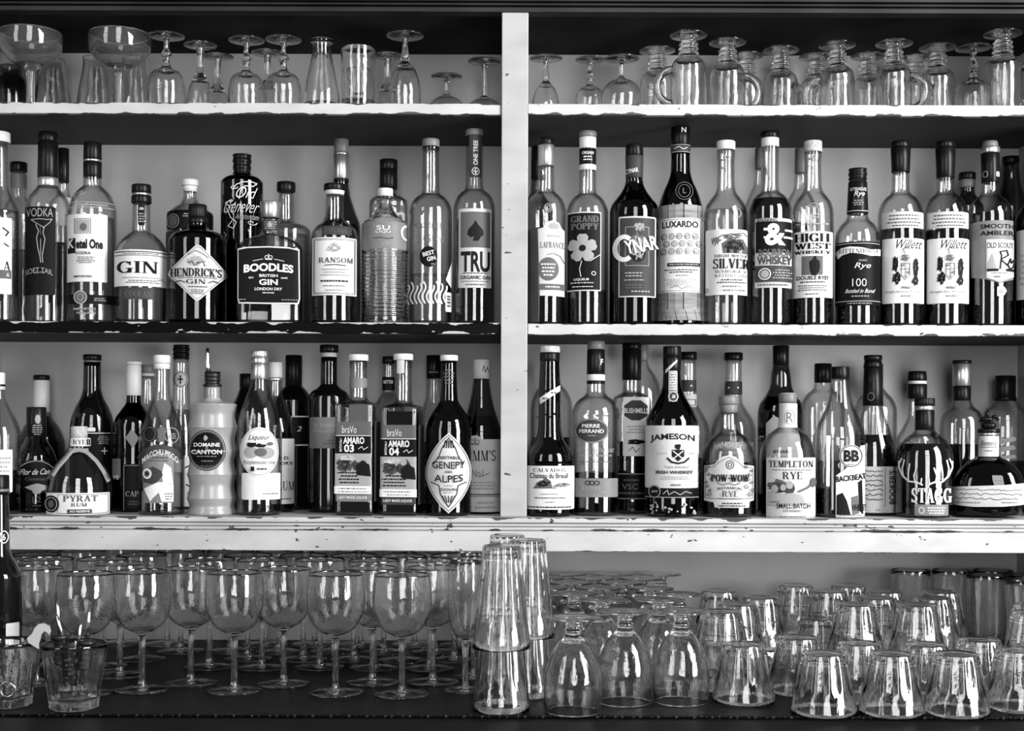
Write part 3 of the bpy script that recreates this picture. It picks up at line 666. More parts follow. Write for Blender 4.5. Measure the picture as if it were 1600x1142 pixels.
bottle('liqueur_bottle', 'clear bottle with a dark label picturing a pale five-petalled flower', 917, 32.5, FR, ZR,
  [(213,12.5),(296,13.5),(303,15),(309,22),(319,29),(333,32.5)], liq=(455,'dark_liquid'), caps=[(206,215,14,14,'grey_cap'),(215,233,13.5,13,'white_cap','foil'),(233,258,13.2,13.2,'black_cap','neck_label'),(258,267,13.4,13.4,'white_cap','band')],
  labels=[Lx([('t','ORGAN',0,241,18,4.5,W),('d',-8,8,245,254,2,W)],lift=.6),
   Lb(-31,20.5,336,458,'cream_paper',[('r',-29.5,19,338,456,'black_paper'),('s','GRAND',-4,347,40,10,G,dict(fat=.6)),('s','POPPY',-4,358.5,40,10,G,dict(fat=.6))]+[(k,[(x-8,y+2) for x,y in q],i) for k,q,i in pet]+[('o',-7,392,5,5,K),('l',[(-8,412),(-11,424),(-9,436)],1,W),('l',[(4,412),(14,405),(18,402)],1,W),('g',9,431,3.2,3.2,.9,W),('t','LIQUEUR',-8,440.5,22,4.2,W),('d',-24,10,444,447,1,W),('d',-27,14,450,453,1,W)])], group=GB)
cy_c = ring_polys(-14,393,16,21,7,26,50,310)
bottle('amaro_bottle', 'broad dark bottle with a dark artichoke label and big slanted white lettering', 990, 38.5, FR, ZR,
  [(278,13),(288,14.5),(300,20),(312,29),(322,36),(334,38.5)], glass='dark_glass', liq=(345,'dark_liquid'), caps=[(226,244,13.5,14,'black_cap'),(244,279,14.2,13.5,'dim_paper','foil')],
  labels=[Lx([('t','CYNAR',-4,269,20,7,W,dict(rot=.15))],lift=1),
   Lb(-23,32.5,344,468,'cream_paper',[('r',-21,30.5,346.5,466,'dim_paper'),('f',-13,22,360,420,.8,S_),('p',blot(6,386,13,22,18,9),'grey_ink'),lace(8,360,8,8,24,1,S_,2),('o',6,400,11,14,'black_ink'),lace(6,392,11,20,40,.9,S_,9),
    ]+[('p',q,W) for q in cy_c]+[('t','YNAR',10,388,46,21,W,dict(rot=.22,bow=-1,wt=.03)),('d',-14,14,429,438,2,S_),('d',-18,18,440,444,1,S_),('d',-12,12,448,456,2,G),('d',-6,24,457,462,1,S_)])], group=GB)
b = bottle('maraschino_bottle', 'straw-wrapped bottle with a white medal-covered label and tall black foil neck', 1062, 34.5, FR+.016, ZR,
  [(238,14.5),(268,15.5),(282,19),(300,27),(316,32.5),(326,34.5)], glass='dark_glass', liq=(330,'dark_liquid'), caps=[(199,228,15,15,'black_cap'),(228,241,15.3,15.3,'dim_paper','neck_label')],
  labels=[Lx([('t','N',5,206,7,8,W),('r',-15,15,228.5,229.5,S_),('l',[(-10,235),(-2,232),(4,236),(11,233)],.9,W),('r',-15,15,239.5,240.5,S_)],lift=.9),
   Lx([('g',6,303,13,15,1,G),('g',6,303,9,11,1,G),('t','L',6,303,5,9,G)])], group=GB)
# straw wrap: staves held round the bottle
def staves(b, y0, y1, n, w0, w1, flare=0):
    for k in range(n):
        a0, a1 = 2*pi*k/n, 2*pi*(k+.94)/n; z0, z1 = b.zf(y1), b.zf(y0); vs = []
        for z, rr in ((z0, w1*b.s), (z1, w0*b.s)):
            for t in (a0, (a0+a1)/2, a1):
                for dr in (0.0004, 0.0014): vs.append(((rr+dr)*cos(t+(flare if z == z0 else 0)), (rr+dr)*sin(t+(flare if z == z0 else 0)), z))
        f = []
        for i in range(2):
            f += [(i*2+1, i*2+3, i*2+9, i*2+7), (i*2, i*2+6, i*2+8, i*2+2), (i*2+6, i*2+7, i*2+9, i*2+8), (i*2, i*2+2, i*2+3, i*2+1)]
        f += [(0, 1, 7, 6), (4, 10, 11, 5)]
        link('straw_stave', mesh('straw_stave', vs, f), 'straw', b.root)
staves(b, 325, 346, 9, 34.6, 34.6); staves(b, 460, 488, 9, 34.6, 34.6); staves(b, 486, 503, 14, 34.6, 36.5, .12)
random.seed(3)
medals = [('g',-24+k%5*11.5+(k//5%2)*4,374+k//5*11.5,4.4,4.8,.9,G) for k in range(15)]+[('o',-24+k%5*11.5+(k//5%2)*4,374+k//5*11.5,2,2.4,S_) for k in range(15)]
add_label(b.root, Lb(-33.5,33,346,460,'white_paper',[('f',-31,31,348,458,.7,G),('t','LUXARDO',0,355.5,54,10,K,dict(wt=.03))]+medals+[('r',-18,28,415,420,K),('d',-16,26,416,419,1,W),('d',-22,26,424,431,2,K),('d',-10,16,433,436,1,K),('d',-24,26,439,450,4,S_),('l',[(-14,453),(-4,450),(2,455),(12,451),(20,454)],.8,G)]), b.s, b.zf, lambda x, z: sqrt(max(1e-7, (35.2*b.s)**2-min(x*x, (35.2*b.s)**2))))
bottle('whiskey_bottle', 'clear rough-glass bottle with a white stopper and a farmhouse engraving on its white label', 1133, 34, FR, ZR,
  [(236,13.5),(246,14),(250,13),(292,14),(302,17),(312,24),(323,31),(338,34)], liq=(330,'clear_liquid'), caps=[(221,235,14.5,14.5,'white_cap')],
  labels=[Lb(-30,33,363,464,'white_paper',[('p',[(-6,385),(4,378),(16,382),(26,378),(33,390),(33,400),(-4,400)],'grey_ink'),('l',[(-16,388),(-12,376),(-4,372),(6,376),(16,370),(26,368),(32,372)],1.4,G),('r',2,6,390,400,K),('r',12,17,388,400,K),('r',20,24,390,400,S_),lace(14,388,17,9,34,.8,K,18),lace(10,374,20,5,24,.9,G,19),scribble(-20,-6,380,6,10,1.2,G,8),
    ('s','HIGH WEST',8,404,48,4.5,G,dict(fat=.2)),('s','SILVER',9,416,53,15,K,dict(fat=.3)),('s','WHISKEY',8,428,48,4.5,G),('s','WESTERN OAT',8,434.5,48,4.5,G),('d',-14,32,439,447,2,K),('d',-8,26,449,453,1,G),('d',-4,30,455,459,1,G),('g',-26.5,456,2.2,3,.8,K)]),
   Lx([('g',17,338,6,7,1,S_)])], group=GB)
bottle('whiskey_bottle', 'bottle full of dark whiskey with a big white ampersand on its dark label', 1202, 34, FR, ZR,
  [(216,13),(292,13.5),(300,15),(306,22),(315,29.5),(330,34)], liq=(312,'dark_liquid'), caps=[(206,216,14.5,14.5,'black_cap'),(216,230,13.8,13.8,'white_cap','stopper')],
  labels=[Lb(-22,33,346,453,'cream_paper',[('r',-21,32.5,351,399,'black_paper'),('t','BREAKING',-4,348.7,30,4.6,K),('t','&',8,371,31,34,W,dict(wt=.035)),('r',-9,3,361,365,W),('r',22,33,363,366,W),('r',-9,3,374,377,W),('r',20,33,374,377,W),('t','BOURBON',8,399,48,11,G,dict(wt=.03)),('t','WHISKEY',7,411,50,13,'dim_paper',dict(wt=.03)),('r',-21,32.5,419,444,'dim_paper'),('g',-7,432,9,9,1.4,W),('o',-7,432,6,6,S_),('d',4,32,424,440,4,S_),('d',-18,28,446,451,1,G)])], group=GB)
bottle('liquor_bottle', 'dim pale-necked bottle standing behind the ampersand bottle and its neighbour', 1187, 26, BK-.02, ZR,
  [(262,8),(285,10),(310,20),(330,26)], liq=(350,'pale_liquid'), caps=[(232,264,8.5,9,'grey_cap','foil')], group=GB)
bottle('liquor_bottle', 'dim bottle glimpsed behind the cork-topped bottle with the hunter picture', 1250, 26, BK-.02, ZR,
  [(270,9),(290,10),(312,20),(330,26)], liq=(350,'amber_liquid'), caps=[(232,271,9,9.5,'grey_cap','foil')], group=GB)
man = [(7,404),(10,404),(11,409),(15,412),(16,421),(14,430),(12,430),(11,434),(4,434),(4,428),(1,426),(2,416),(0,413),(5,409)]
bottle('whiskey_bottle', 'cork-topped clear bottle with a bold slab-lettered label and a small dark photo', 1269, 32.1, FR, ZR,
  [(237,13),(244,13.5),(249,12.5),(290,13.5),(300,16),(308,22),(319,29),(334,32)], liq=(466,'dark_liquid'), caps=[(221,238,14,14,'cork','cork')],
  labels=[Lb(-31,30,366,468,'white_paper',[('s','HIGH',-1,375.5,52,13,K,dict(fat=.8)),('s','WEST',0,388.5,52,9,K,dict(fat=.7)),('s','WHISKEY',0,398,53,5,K,dict(fat=.4)),('r',-16,15,404,433,'grey_ink'),('p',[(x-5,y) for x,y in man],K),('t','DOUBLE RYE!',0,437.5,46,6,K),('d',-26,26,442,446,1,K),('d',-24,24,448,458,3,G),('d',-12,12,461,464,1,K)]),
   Lx([('g',2,334,11,12,1,S_),('g',2,334,7,8,1,S_),('d',-28,28,352,357,1,S_)])], group=GB)
bottle('whiskey_bottle', 'short-topped rye bottle with a black label, white ribbon banner and dark neck label', 1339, 33.2, FR, ZR,
  [(280,13.5),(335,15.5),(343,18),(352,26),(364,32.5),(380,34.5)], liq=(470,'dark_liquid'), caps=[(264,281,14.5,14.5,'black_cap','cap',dict(rings=2)),(284,335,14.5,16.5,'black_cap','neck_label')],
  labels=[Lx([('t','RITTENHOUSE',1,298,24,5,W,dict(wt=.0)),('t','Rye',3,306,15,10,W,dict(slant=.3,wt=0)),('d',-8,10,314,324,3,S_),('r',-15,15,331,332.5,S_)],lift=1.6),
   Lb(-32.5,33.5,382,480,'black_paper',[('r',-31,32,384,385.2,S_),('p',[(-32,396),(-24,391),(-12,389),(6,391),(20,394),(33,392),(33,402),(20,404),(6,401),(-10,399),(-22,402),(-28,407)],W),('s','RITTENHOUSE',2,396.5,58,7,K,dict(bow=-1.5)),('t','STRAIGHT',8,411,12,3,S_),('t','Rye',8,420,22,11,W,dict(slant=.4,wt=0)),('t','100',3,445,20,12,W,dict(wt=-.01)),('t','Bottled in Bond',4,458,40,6,W,dict(slant=.4,wt=0)),('d',-12,20,464,468,1,S_),('r',-31,32,473,474.2,S_),('d',-20,26,475.5,478.5,1,S_)])], group=GB)
crest = lambda x, y: [lace(x-14,y-8,5,13,26,1.5,K,11),lace(x-12,y+14,6,11,24,1.6,K,12),lace(x+15,y-2,4,18,26,1.5,K,13),lace(x+14,y+17,5,8,18,1.6,K,14),('f',x-6,x+7,y-10,y+10,1.1,G),('p',[(x-6,y+9),(x+7,y+9),(x+.5,y+17)],S_),('r',x,x+1,y-10,y+14,G),('r',x-6,x+7,y-1,y,G),lace(x-3,y-6,2.5,3,8,.8,G,15),lace(x+4,y+5,2.5,3,8,.8,G,16),lace(x,y-17,6,6,18,1.1,'grey_ink',17),('l',[(x-1,y-24),(x-3,y-31),(x+3,y-35),(x+6,y-31)],1.3,G)]
for px, last, lab, ly in ((1406, 'Straight Kentucky Bourbon', 'black-waxed bottle with a crest label just right of the short rye bottle', 360), (1476, 'Straight Rye Whiskey', 'black-waxed bottle with a crest label just left of the two-tone rye bottle', 362)):
    bottle('whiskey_bottle', lab, px, 34.5, FR+(.008 if px < 1440 else .012), ZR,
      [(268,13),(296,13.5),(303,16),(310,24),(321,31),(337,34.5)], liq=(ly,'amber_liquid'), caps=[(221,231,14,15,'black_cap'),(231,270 if px < 1440 else 279,15.2,14,'black_cap','wax_seal')],
      labels=[Lb(-27,34,336,361,'cream_paper',[('d',-22,32,339,355,3,G),('d',-14,28,355.5,359,1,K)],name='upper_label'),
       Lb(-26,34.2,377,477,'white_paper',[('t','Willett',12,386,38,14,K,dict(slant=.35,wt=.0))]+crest(7,425)+[('t','Willett',8,453,14,4,K,dict(slant=.3)),('t',last,4,459.5,48,4,K,dict(slant=.3,wt=0)),('d',0,18,464,468,1,G)])], group=GB)
bottle('liquor_bottle', 'short dark-capped bottle set back between the second crest bottle and the two-tone rye', 1510, 25, MD+.03, ZR,
  [(293,11),(302,12),(312,18),(326,25)], glass='smoke_glass', liq=(340,'dark_liquid'), caps=[(270,281,13,13,'black_cap'),(281,294,12,12,'grey_cap','collar')], labels=[Lb(-18,18,340,440,'grey_paper')], group=GB)
pent = [(-5,379),(33,379),(33,436),(14,444),(-5,437)]
bottle('whiskey_bottle', 'rye bottle with a grey sans-serif label over a white handwritten pentagon label', 1546, 34.5, FR+.012, ZR,
  [(284,12.5),(298,13.5),(305,16),(313,24),(324,31),(339,34.5)], liq=(335,'dark_liquid'), caps=[(221,230,11,12,'grey_cap'),(230,240,14.5,14.5,'silver_foil','ring'),(240,286,14,13.5,'black_cap','foil')],
  labels=[Lx([('g',-7,274,4,5,1,S_),('t','8',11,274,5,8,W)],lift=1),
   Lp([(-30,352),(-10,350),(33,349),(33,440),(14,446),(-5,440),(-26,436)],'grey_paper',[('t','SMOOTH',10,358.5,47,7,K,dict(wt=.02)),('t','AMBLER',10,369,47,7,K,dict(wt=.02))]),
   Lp(pent,'white_paper',[('f',-4,32,381,436,.8,S_),('t','OLD SCOUT',14,388,36,9,G,dict(wt=.03)),('p',[(-4,420),(0,408),(3,400),(6,410),(9,424),(-4,424)],S_),('l',[(14,424),(16,404),(14,398),(23,396),(25,403),(15,410),(24,419),(28,408),(29,415),(34,408),(32,421),(27,424),(24,416)],2.1,K),('r',-4,12,424,428,K),('r',22,32,424,428,K),('d',-2,28,429,432,1,G),('t','AGED',10,436.5,9,2.6,K)],name='lower_label'),
   Lp([(10,452),(20,452),(23,458),(20,464),(16,468),(10,466)],'cream_paper',[('o',16,459,4,4,S_)],name='seal')], group=GB)
bottle('liquor_bottle', 'tall dim bottle standing behind the two-tone rye bottle near the right end', 1578, 27, MD+.045, ZR,
  [(247,12),(262,13),(285,15),(310,22),(330,27)], glass='smoke_glass', liq=(345,'dark_liquid'), caps=[(245,256,13,13,'black_cap')], group=GB)
bottle('liquor_bottle', 'bottle with a pale label cut off by the right picture edge, middle shelf', 1616, 29, FR+.01, ZR,
  [(280,12),(310,13),(330,24),(345,29)], glass='smoke_glass', liq=(350,'dark_liquid'), caps=[(240,281,13,13,'black_cap','foil')], labels=[Lb(-26,26,362,470,'cream_paper',[('d',-22,22,380,450,8,S_)])], group=GB)

# ------------------------------------------------------------------ lower shelf, left bay
F3, M3, B3 = 0.028, 0.118, 0.200
GC, GD = 'bottles on the lower shelf left of the upright', 'bottles on the lower shelf right of the upright'
bottle('rum_bottle', 'clear long-necked bottle cut off by the left picture edge, lower shelf', -3, 34, F3, Z3,
  [(608,10),(622,12),(640,20),(660,29),(680,34)], liq=(735,'amber_liquid'), caps=[(582,609,10.5,10.5,'white_cap'),(600,604,10.8,10.8,'black_cap','band')], labels=[Lb(-28,21,702,768,'white_paper',[('d',-20,18,712,745,5,S_)])], group=GC)
bottle('rum_bottle', 'round-bodied smoky bottle with white foil neck behind the oval-labelled rum', 65, 36, B3-.005, Z3,
  [(640,13),(652,16),(668,27),(690,35),(705,36)], glass='smoke_glass', liq=(690,'amber_liquid'), caps=[(586,594,12.5,12.5,'black_cap'),(594,650,13,14,'white_cap','foil')], group=GC)
bottle('rum_bottle', 'small dark rum bottle with a black foil cap and oval black label, lower shelf', 57, 31, F3+.06, Z3,
  [(680,14),(690,18),(702,25),(716,30),(724,31)], glass='smoke_glass', liq=(740,'dark_liquid'), caps=[(636,683,15,15,'black_cap','foil')],
  labels=[Lx([('o',2,655,4,7,S_),('d',-6,9,663,680,5,S_)],lift=1.2),
   Lp(ell(0,744,29.5,26,36),'black_paper',[('g',0,744,28.5,25,1.1,S_,(180,360)),('t','Flor de Cana',1,736,44,9,W,dict(slant=.35,wt=0,rot=.03)),('t','Centenario',2,747,34,5,G,dict(slant=.3,wt=0)),('p',[(-16,760),(-6,756),(2,754),(12,757),(19,761),(8,766),(-4,766)],S_),('o',1,767,6,3.5,S_)]),
   Lx([('t','12',1,779,12,9,G,dict(wt=0)),('d',-6,8,786,791,1,G)])], group=GC)
b = bottle('rum_bottle', 'squat bell-shaped corked rum bottle with a ribbon round its neck and white label', 124, 50, F3+.002, Z3,
  [(684,14.5),(698,16),(706,21),(718,31),(733,41),(750,48),(765,50),(785,49.5),(800,48.5),(803,47)], liq=(768,'amber_liquid'), full=True, caps=[(666,684,12.5,12.5,'cork','cork')],
  labels=[Lb(-13,17,684,697,'cream_paper',[('s','RYE',0,690.5,18,7,K),('r',11,13,686,695,K),('r',14,16,686,695,K)],name='neck_label'),
   Lb(-46,44,768,802,'white_paper',[('f',-30,42,770,800,.7,G),('s','PYRAT',2,776.5,48,9.5,'grey_ink',dict(fat=.45)),('s','RUM',0,786,22,5.5,K),('r',-16,18,793,799,'dim_paper'),('t','XO RESERVE',1,796,28,3.2,W),('o',-38,785,11,13,'black_ink'),('g',-38,785,8.5,10.5,1.2,S_),('o',-38,785,4,6,'grey_ink')])], group=GC)
# ribbon round the neck, two tails over the shoulders
def ribbon(b, pts, wpx, up=.0018):
    vs, fs = [], []
    for i, (x, y) in enumerate(pts):
        x2, y2 = pts[min(i+1, len(pts)-1)]; x1, y1 = pts[max(i-1, 0)]; L = math.hypot(x2-x1, y2-y1) or 1; nx, ny = -(y2-y1)/L*wpx/2, (x2-x1)/L*wpx/2
        for sg in (1, -1):
            xx, zz = (x+nx*sg)*b.s, b.zf(y+ny*sg)
            fy = -b.front(xx, zz)-up
            vs += [(xx, fy, zz), (xx, fy-.0009, zz)]
    for i in range(len(pts)-1):
        a = i*4; fs += [(a+1, a+3, a+7, a+5), (a, a+4, a+6, a+2), (a, a+1, a+5, a+4), (a+2, a+6, a+7, a+3)]
    return link('ribbon', mesh('ribbon', vs, fs, True), 'ribbon', b.root)
ribbon(b, [(-15,703),(-8,704),(0,702),(8,704),(14,703)], 7); ribbon(b, [(-4,700),(-12,706),(-20,716),(-30,728),(-39,742)], 6); ribbon(b, [(4,702),(14,708),(26,720),(36,735),(44,752)], 6)
bottle('liqueur_bottle', 'black wine-shaped bottle rising behind the bell-shaped rum bottle', 144, 33, M3+.02, Z3,
  [(566,13),(604,13.5),(620,17),(638,26),(652,31),(668,33)], glass='black_glass', caps=[(554,563,14,14,'black_cap'),(563,567,12.5,12.5,'grey_cap','collar')],
  labels=[Lb(-28,28,674,786,'black_paper',[('r',-27,27,676,677.2,W),('d',8,26,680,694,5,S_),('l',[(18,699),(18,709)],1.4,W),('l',[(14,704),(22,704)],1.4,W)]),Lb(-30,5,668,674,'white_paper',[],name='neck_label')], group=GC)
bottle('liqueur_bottle', 'dark bottle with a crumpled white foil neck and black boxed label, lower shelf', 209, 31, M3, Z3,
  [(615,10.5),(628,11.5),(640,19),(655,28),(668,31)], glass='dark_glass', liq=(630,'dark_liquid'), caps=[(565,570,12.5,12.5,'white_cap'),(570,618,11.5,12,'white_cap','foil')],
  labels=[Lp([(-12,684),(-3,670),(8,684),(-1,700)],'grey_paper',[],name='tag'),Lb(-15,20,724,802,'black_paper',[('f',-14,19,726,800,.7,S_),('s','CAP',-2,770,18,8,S_),('d',-10,14,780,788,2,G)]),Lb(-30,-18,716,746,'grey_paper',[('t','PE',-24,745,7,6,W)],name='side_label')], group=GC)
bottle('liqueur_bottle', 'slim clear bottle with a screw cap behind the arched-label pisco bottle', 231, 26, M3+.08, Z3,
  [(586,10),(622,11),(645,17),(668,24),(685,26)], liq=(690,'pale_liquid'), caps=[(570,583,10.5,10.5,'grey_cap'),(583,588,11.5,11.5,'white_cap','ring')], group=GC)
arch = [(-27,722)]+[(-33+0*k,700) for k in ()]
art = [(-25,708),(-6,700),(10,700),(17,712),(17,783),(-25,783)]
arc_band = [(cos(math.radians(a))*37-2, 728+sin(math.radians(a))*34) for a in range(-158, -21, 8)]+[(cos(math.radians(a))*28-2, 730+sin(math.radians(a))*24) for a in range(-24, -160, -8)]
bottle('pisco_bottle', 'clear pisco bottle with a white cap and an arched banner over a bird picture', 253, 35, F3+.004, Z3,
  [(574,12.5),(590,12),(618,14),(634,19),(655,27),(676,33),(690,35)], liq=(738,'clear_liquid'), caps=[(555,568,13,13,'white_cap'),(568,577,12.5,12.5,'white_cap','collar')],
  labels=[Lb(-27,18,706,784,'grey_paper',[('p',[(4,722),(14,730),(17,755),(2,752),(0,740)],W),('p',[(-26,733),(-12,728),(0,735),(2,742),(-10,756),(-26,752)],'dim_paper'),('o',-21,739,6.5,8,W),('o',-21,739,4,5,G),('o',-21,739,2,2.6,K),('p',[(-25,762),(-6,752),(2,752),(17,756),(17,782),(0,782),(-4,768),(-12,776),(-16,782),(-22,770)],W),('t','The All-Natural',-4,714,26,3.2,K,dict(slant=.2,wt=0)),('t','Spirit of the Andes',-4,719,28,3.2,K,dict(slant=.2,wt=0)),('d',4,16,768,780,3,G)]),
   Lp(arc_band,'dim_paper',[('t','MACCHU PISCO',-2,706,52,9,W,dict(bow=14,wt=.01))],name='banner'),
   Lx([('o',-17,678,10,13,'black_ink'),('g',-17,678,8.5,11,1,G),('g',14,680,10,12,1,S_),('d',8,20,676,686,3,S_),('p',[(-6,672),(0,664),(6,671),(4,690),(-4,690)],'grey_ink')])], group=GC)
bottle('liqueur_bottle', 'tall bottle with a ringed dark cap and round cross emblem behind the pisco bottle', 283, 25, B3, Z3,
  [(560,12),(600,13),(625,14),(650,19),(680,24),(700,25)], liq=(640,'pale_liquid'), caps=[(539,561,13,13,'black_cap','cap',dict(rings=3))],
  labels=[Lo(-1,593,11,13,'cream_paper',[('g',-1,593,10,12,1.2,G),('r',-2,0,587,600,K),('r',-5,3,592,594,K)],name='emblem'),Lb(-26,26,712,790,'white_paper',[('l',[(6,730),(14,726),(20,732),(10,742),(18,752)],2,K),('l',[(8,756),(18,762),(10,770)],2,K)])], group=GC)
# bamboo-shaped ginger liqueur bottle with a pourer
cn = []
for y0, y1 in ((632,667),(668,704),(705,740),(741,777),(778,803)):
    cn += [(y0,38),(y0+3,37.2),((y0+y1)/2,34.5),(y1-3,37.2),(y1,38)]
b = bottle('ginger_liqueur_bottle', 'satin grey bamboo-shaped bottle with an oval black label and metal pourer', 332, 38, F3+.006, Z3,
  [(604,12),(622,12.5),(627,16),(630,33)]+cn[:-1]+[(803,37)], glass='frosted_glass', full=True, caps=[(600,604,14.5,14.5,'rubber','pourer_collar'),(581,600,13,12,'rubber','pourer_stopper',dict(rings=3)),(604,622,12.6,13,'clear_glass','neck')],
  labels=[Lo(-8,703,28,31.5,'black_paper',[('g',-8,703,26.5,30,1,S_),('g',-8,703,24.5,28,.7,G),('p',blot(-10,684,4,5,9,6),S_),('t','DOMAINE',-8,694.5,38,6,W),('t','DE',-8,699.5,4,2.4,S_),('t','CANTON',-8,705.5,44,7,W),('d',-26,10,711,713.5,1,S_),('d',-16,2,718,721,1,S_),('d',-18,4,726,731,2,G)])], group=GC)
tube = [(0,b.zf(583)),(.0045,b.zf(583)),(.0042,b.zf(572)),(.003,b.zf(556)),(.0022,b.zf(544)),(0,b.zf(543.5))]
sp = link('spout', lathe(tube, 14), 'chrome', b.root); sp.rotation_euler = (0, -.03, 0)
for yy in (667.5, 704.5, 740.5, 777.5):
    rp = [(38.1*b.s, b.zf(yy+1)), (38.9*b.s, b.zf(yy)), (38.1*b.s, b.zf(yy-1))]; link('seam', lathe(rp, 40), 'frosted_glass', b.root)
bottle('grapefruit_liqueur_bottle', 'clear tapering bottle with an oval fruit label and fluted silver cap', 405.5, 35, F3+.004, Z3,
  [(590,13),(604,15),(622,21),(645,29),(666,34),(680,35)], liq=(742,'pale_liquid'), caps=[(548,559,13.5,13.5,'silver_foil','cap',dict(knurl=22)),(559,569,13.5,13.5,'silver_foil','collar'),(569,593,12.8,14,'silver_foil','foil')],
  labels=[Lb(-26,32,738,779,'white_paper',[('d',4,30,768,772,1,G)],name='lower_label'),
   Lo(0,705.5,28.5,38,'white_paper',[('g',0,705.5,27,36,1,S_),('t','Liqueur',0,684,30,10,K,dict(slant=.35,wt=0)),('o',-12,706,10,9,S_),('o',10,707,12,9,S_),('o',2,706,9,6.5,'grey_ink'),('p',blot(-12,694,9,5,10,21),K),('p',blot(2,696,8,4,10,22),K),('p',blot(14,693,6,4,9,23),'grey_ink'),('t','Pamplemousse rose',0,722,44,8,G,dict(slant=.1,wt=0)),('r',-12,-7,728,735,K),('d',-5,14,729,734,1,K)])], group=GC)
bottle('liqueur_bottle', 'black bottle half hidden between the bamboo bottle and the fruit-label bottle', 388, 30, B3-.004, Z3,
  [(606,13),(618,17),(640,27),(655,30)], glass='black_glass', caps=[(584,607,13.5,13.5,'black_cap','foil')], group=GC)
bottle('rum_bottle', 'white-capped bottle with a torn white rum label behind the fruit-label bottle', 430, 31, M3+.008, Z3,
  [(590,10),(612,11),(632,17),(655,26),(675,31)], liq=(676,'dark_liquid'), caps=[(566,590,11,11.5,'white_cap'),(590,595,12,12,'silver_foil','ring')],
  labels=[Lb(-6,29.5,685,786,'white_paper',[('s','RUM',16,758,26,14,K),('t','T',6,740,7,6,K),('t',"S D.",14,715,16,5,K),('t',"OR'S",17,723,18,5,K),('d',4,26,776,780,1,K)])], group=GC)
bottle('liqueur_bottle', 'black bottle with a white-edged dark label in the middle of the left lower shelf', 459, 29, B3-.002, Z3,
  [(603,13),(608,18),(618,25),(628,29)], glass='black_glass', caps=[(555,604,13,13,'black_cap','foil')],
  labels=[Lb(-4,28,650,696,'white_paper',[('r',-2.5,28,652,694,'black_paper'),('t','2',9,670,6,8,W,dict(slant=.3,wt=0))])], group=GC)
bottle('allspice_liqueur_bottle', 'broad black bottle with a plain grey label left of the square bottles', 514, 32, M3+.004, Z3,
  [(558,12.5),(600,13),(606,18),(612,27),(622,32)], glass='black_glass', caps=[(539,551,14.5,14.5,'black_cap'),(551,558,12,12,'white_cap','stopper')],
  labels=[Lb(-29,31,652,700,'grey_paper',[('t','St. Elizabeth',-4,664,38,7,S_,dict(wt=-.005)),('t','Allspice Dram',-2,674,44,7,S_,dict(wt=-.005)),('d',-8,24,686,695,2,G)])], group=GC)
def bravo(px, hw, y_cap, y_sh, y_lab, num, lab, liq, group, quote):
    y0 = y_lab; a = (659 if num == '03' else 664)
    dy = y0-a; L = 'dim_paper' if num == '04' else 'grey_paper'; o = -2
    its = [('r',-27,27,y0,y0+21,'grey_ink'),('t','braVo',o-4,y0+12,22,11,W,dict(wt=-.005)),('r',-27,27,y0+21,y0+22,W),('r',-27,27,y0+22,y0+49,'black_paper'),('t','AMARO',o+3,y0+29,32,10.5,W,dict(wt=.035)),('t',num,o-4,y0+41,15,12,W,dict(wt=.03)),('l',[(8,y0+42),(13,y0+38),(16,y0+43),(22,y0+39)],.9,W),('t','BATCH No.1',o-16.5,y0+36,20,3.5,W,dict(rot=pi/2)),
      ('r',-27,27,y0+49,y0+99,'pale_ink'),('p',blot(-12,y0+68,12,12,16,31+len(quote)),'grey_ink'),lace(-12,y0+66,13,12,46,.9,'dim_paper',len(quote)),lace(-6,y0+56,18,4,30,.8,W,len(quote)+4),('p',blot(10,y0+66,12,14,16,33+len(quote)),'dim_paper'),('o',8,y0+57,5,5.5,S_),('p',[(4,y0+68),(14,y0+60),(24,y0+66),(26,y0+84),(6,y0+82)],K),('d',-24,14,y0+76,y0+96,4,K),('r',-27,27,y0+99,y0+111,W),('d',-25,24,y0+101,y0+105,1,K),('d',-22,24,y0+106,y0+109.5,1,G),('t','LADY MADE LIQUOR',0,y0+117,42,5,W,dict(wt=.01))]
    b = bottle('amaro_bottle', lab, px, hw, F3+.012, Z3, [(y_cap+9,13),(y_sh-10,13.5),(y_sh-4,16),(y_sh,24),(y_sh+3,hw-1),(y_sh+8,hw)], liq=liq, sq=(9,1.0), rot=-14, seg=56,
      caps=[(y_cap,y_cap+10,15.5,15.5,'white_cap'),(y_cap+10,y_cap+22,13.6,13.6,'clear_glass','lip')], group=group,
      labels=[dict(box=(-27,27,y0,y0+123),mat=L,items=its)]+([Lb(-13.8,13.8,591,606,'grey_paper',[],name='neck_band')] if num == '03' else [Lb(-7,5,560,584,'cream_paper',[],name='seal')]))
    # label wraps onto the right-hand face
    s = b.s; e = hw*s
    vs, fs = [], []
    x = e+0.0009
    for i, (yl, zz) in enumerate(((-.8, y0+123), (.45, y0+123), (.45, y0), (-.8, y0))): vs.append((x, yl*e, b.zf(zz)))
    link('side_label', mesh('side_label', vs, [(0, 1, 2, 3)]), 'dim_paper', b.root)
    return b
bravo(560, 31, 554, 629, 659, '03', 'square bottle numbered 03 with a grey collage label, left of its twin', (664,'dark_liquid'), GC, 'aa')
bravo(630, 29.5, 553, 634, 664, '04', 'square bottle numbered 04 with a dark collage label beside the pointed-label bottle', (643,'dark_liquid'), GC, 'bbb')
bottle('bitters_bottle', 'clear bottle with a dark neck label glimpsed between the two square bottles', 607, 26, B3-.004, Z3,
  [(566,9),(588,10),(612,10.5),(625,17),(640,26)], liq=(660,'pale_liquid'), caps=[(557,568,10,10,'black_cap')], labels=[Lb(-9.5,9.5,589,610,'black_paper',[('t','BETTER',0,597,15,5,W)],name='neck_label')], group=GC)
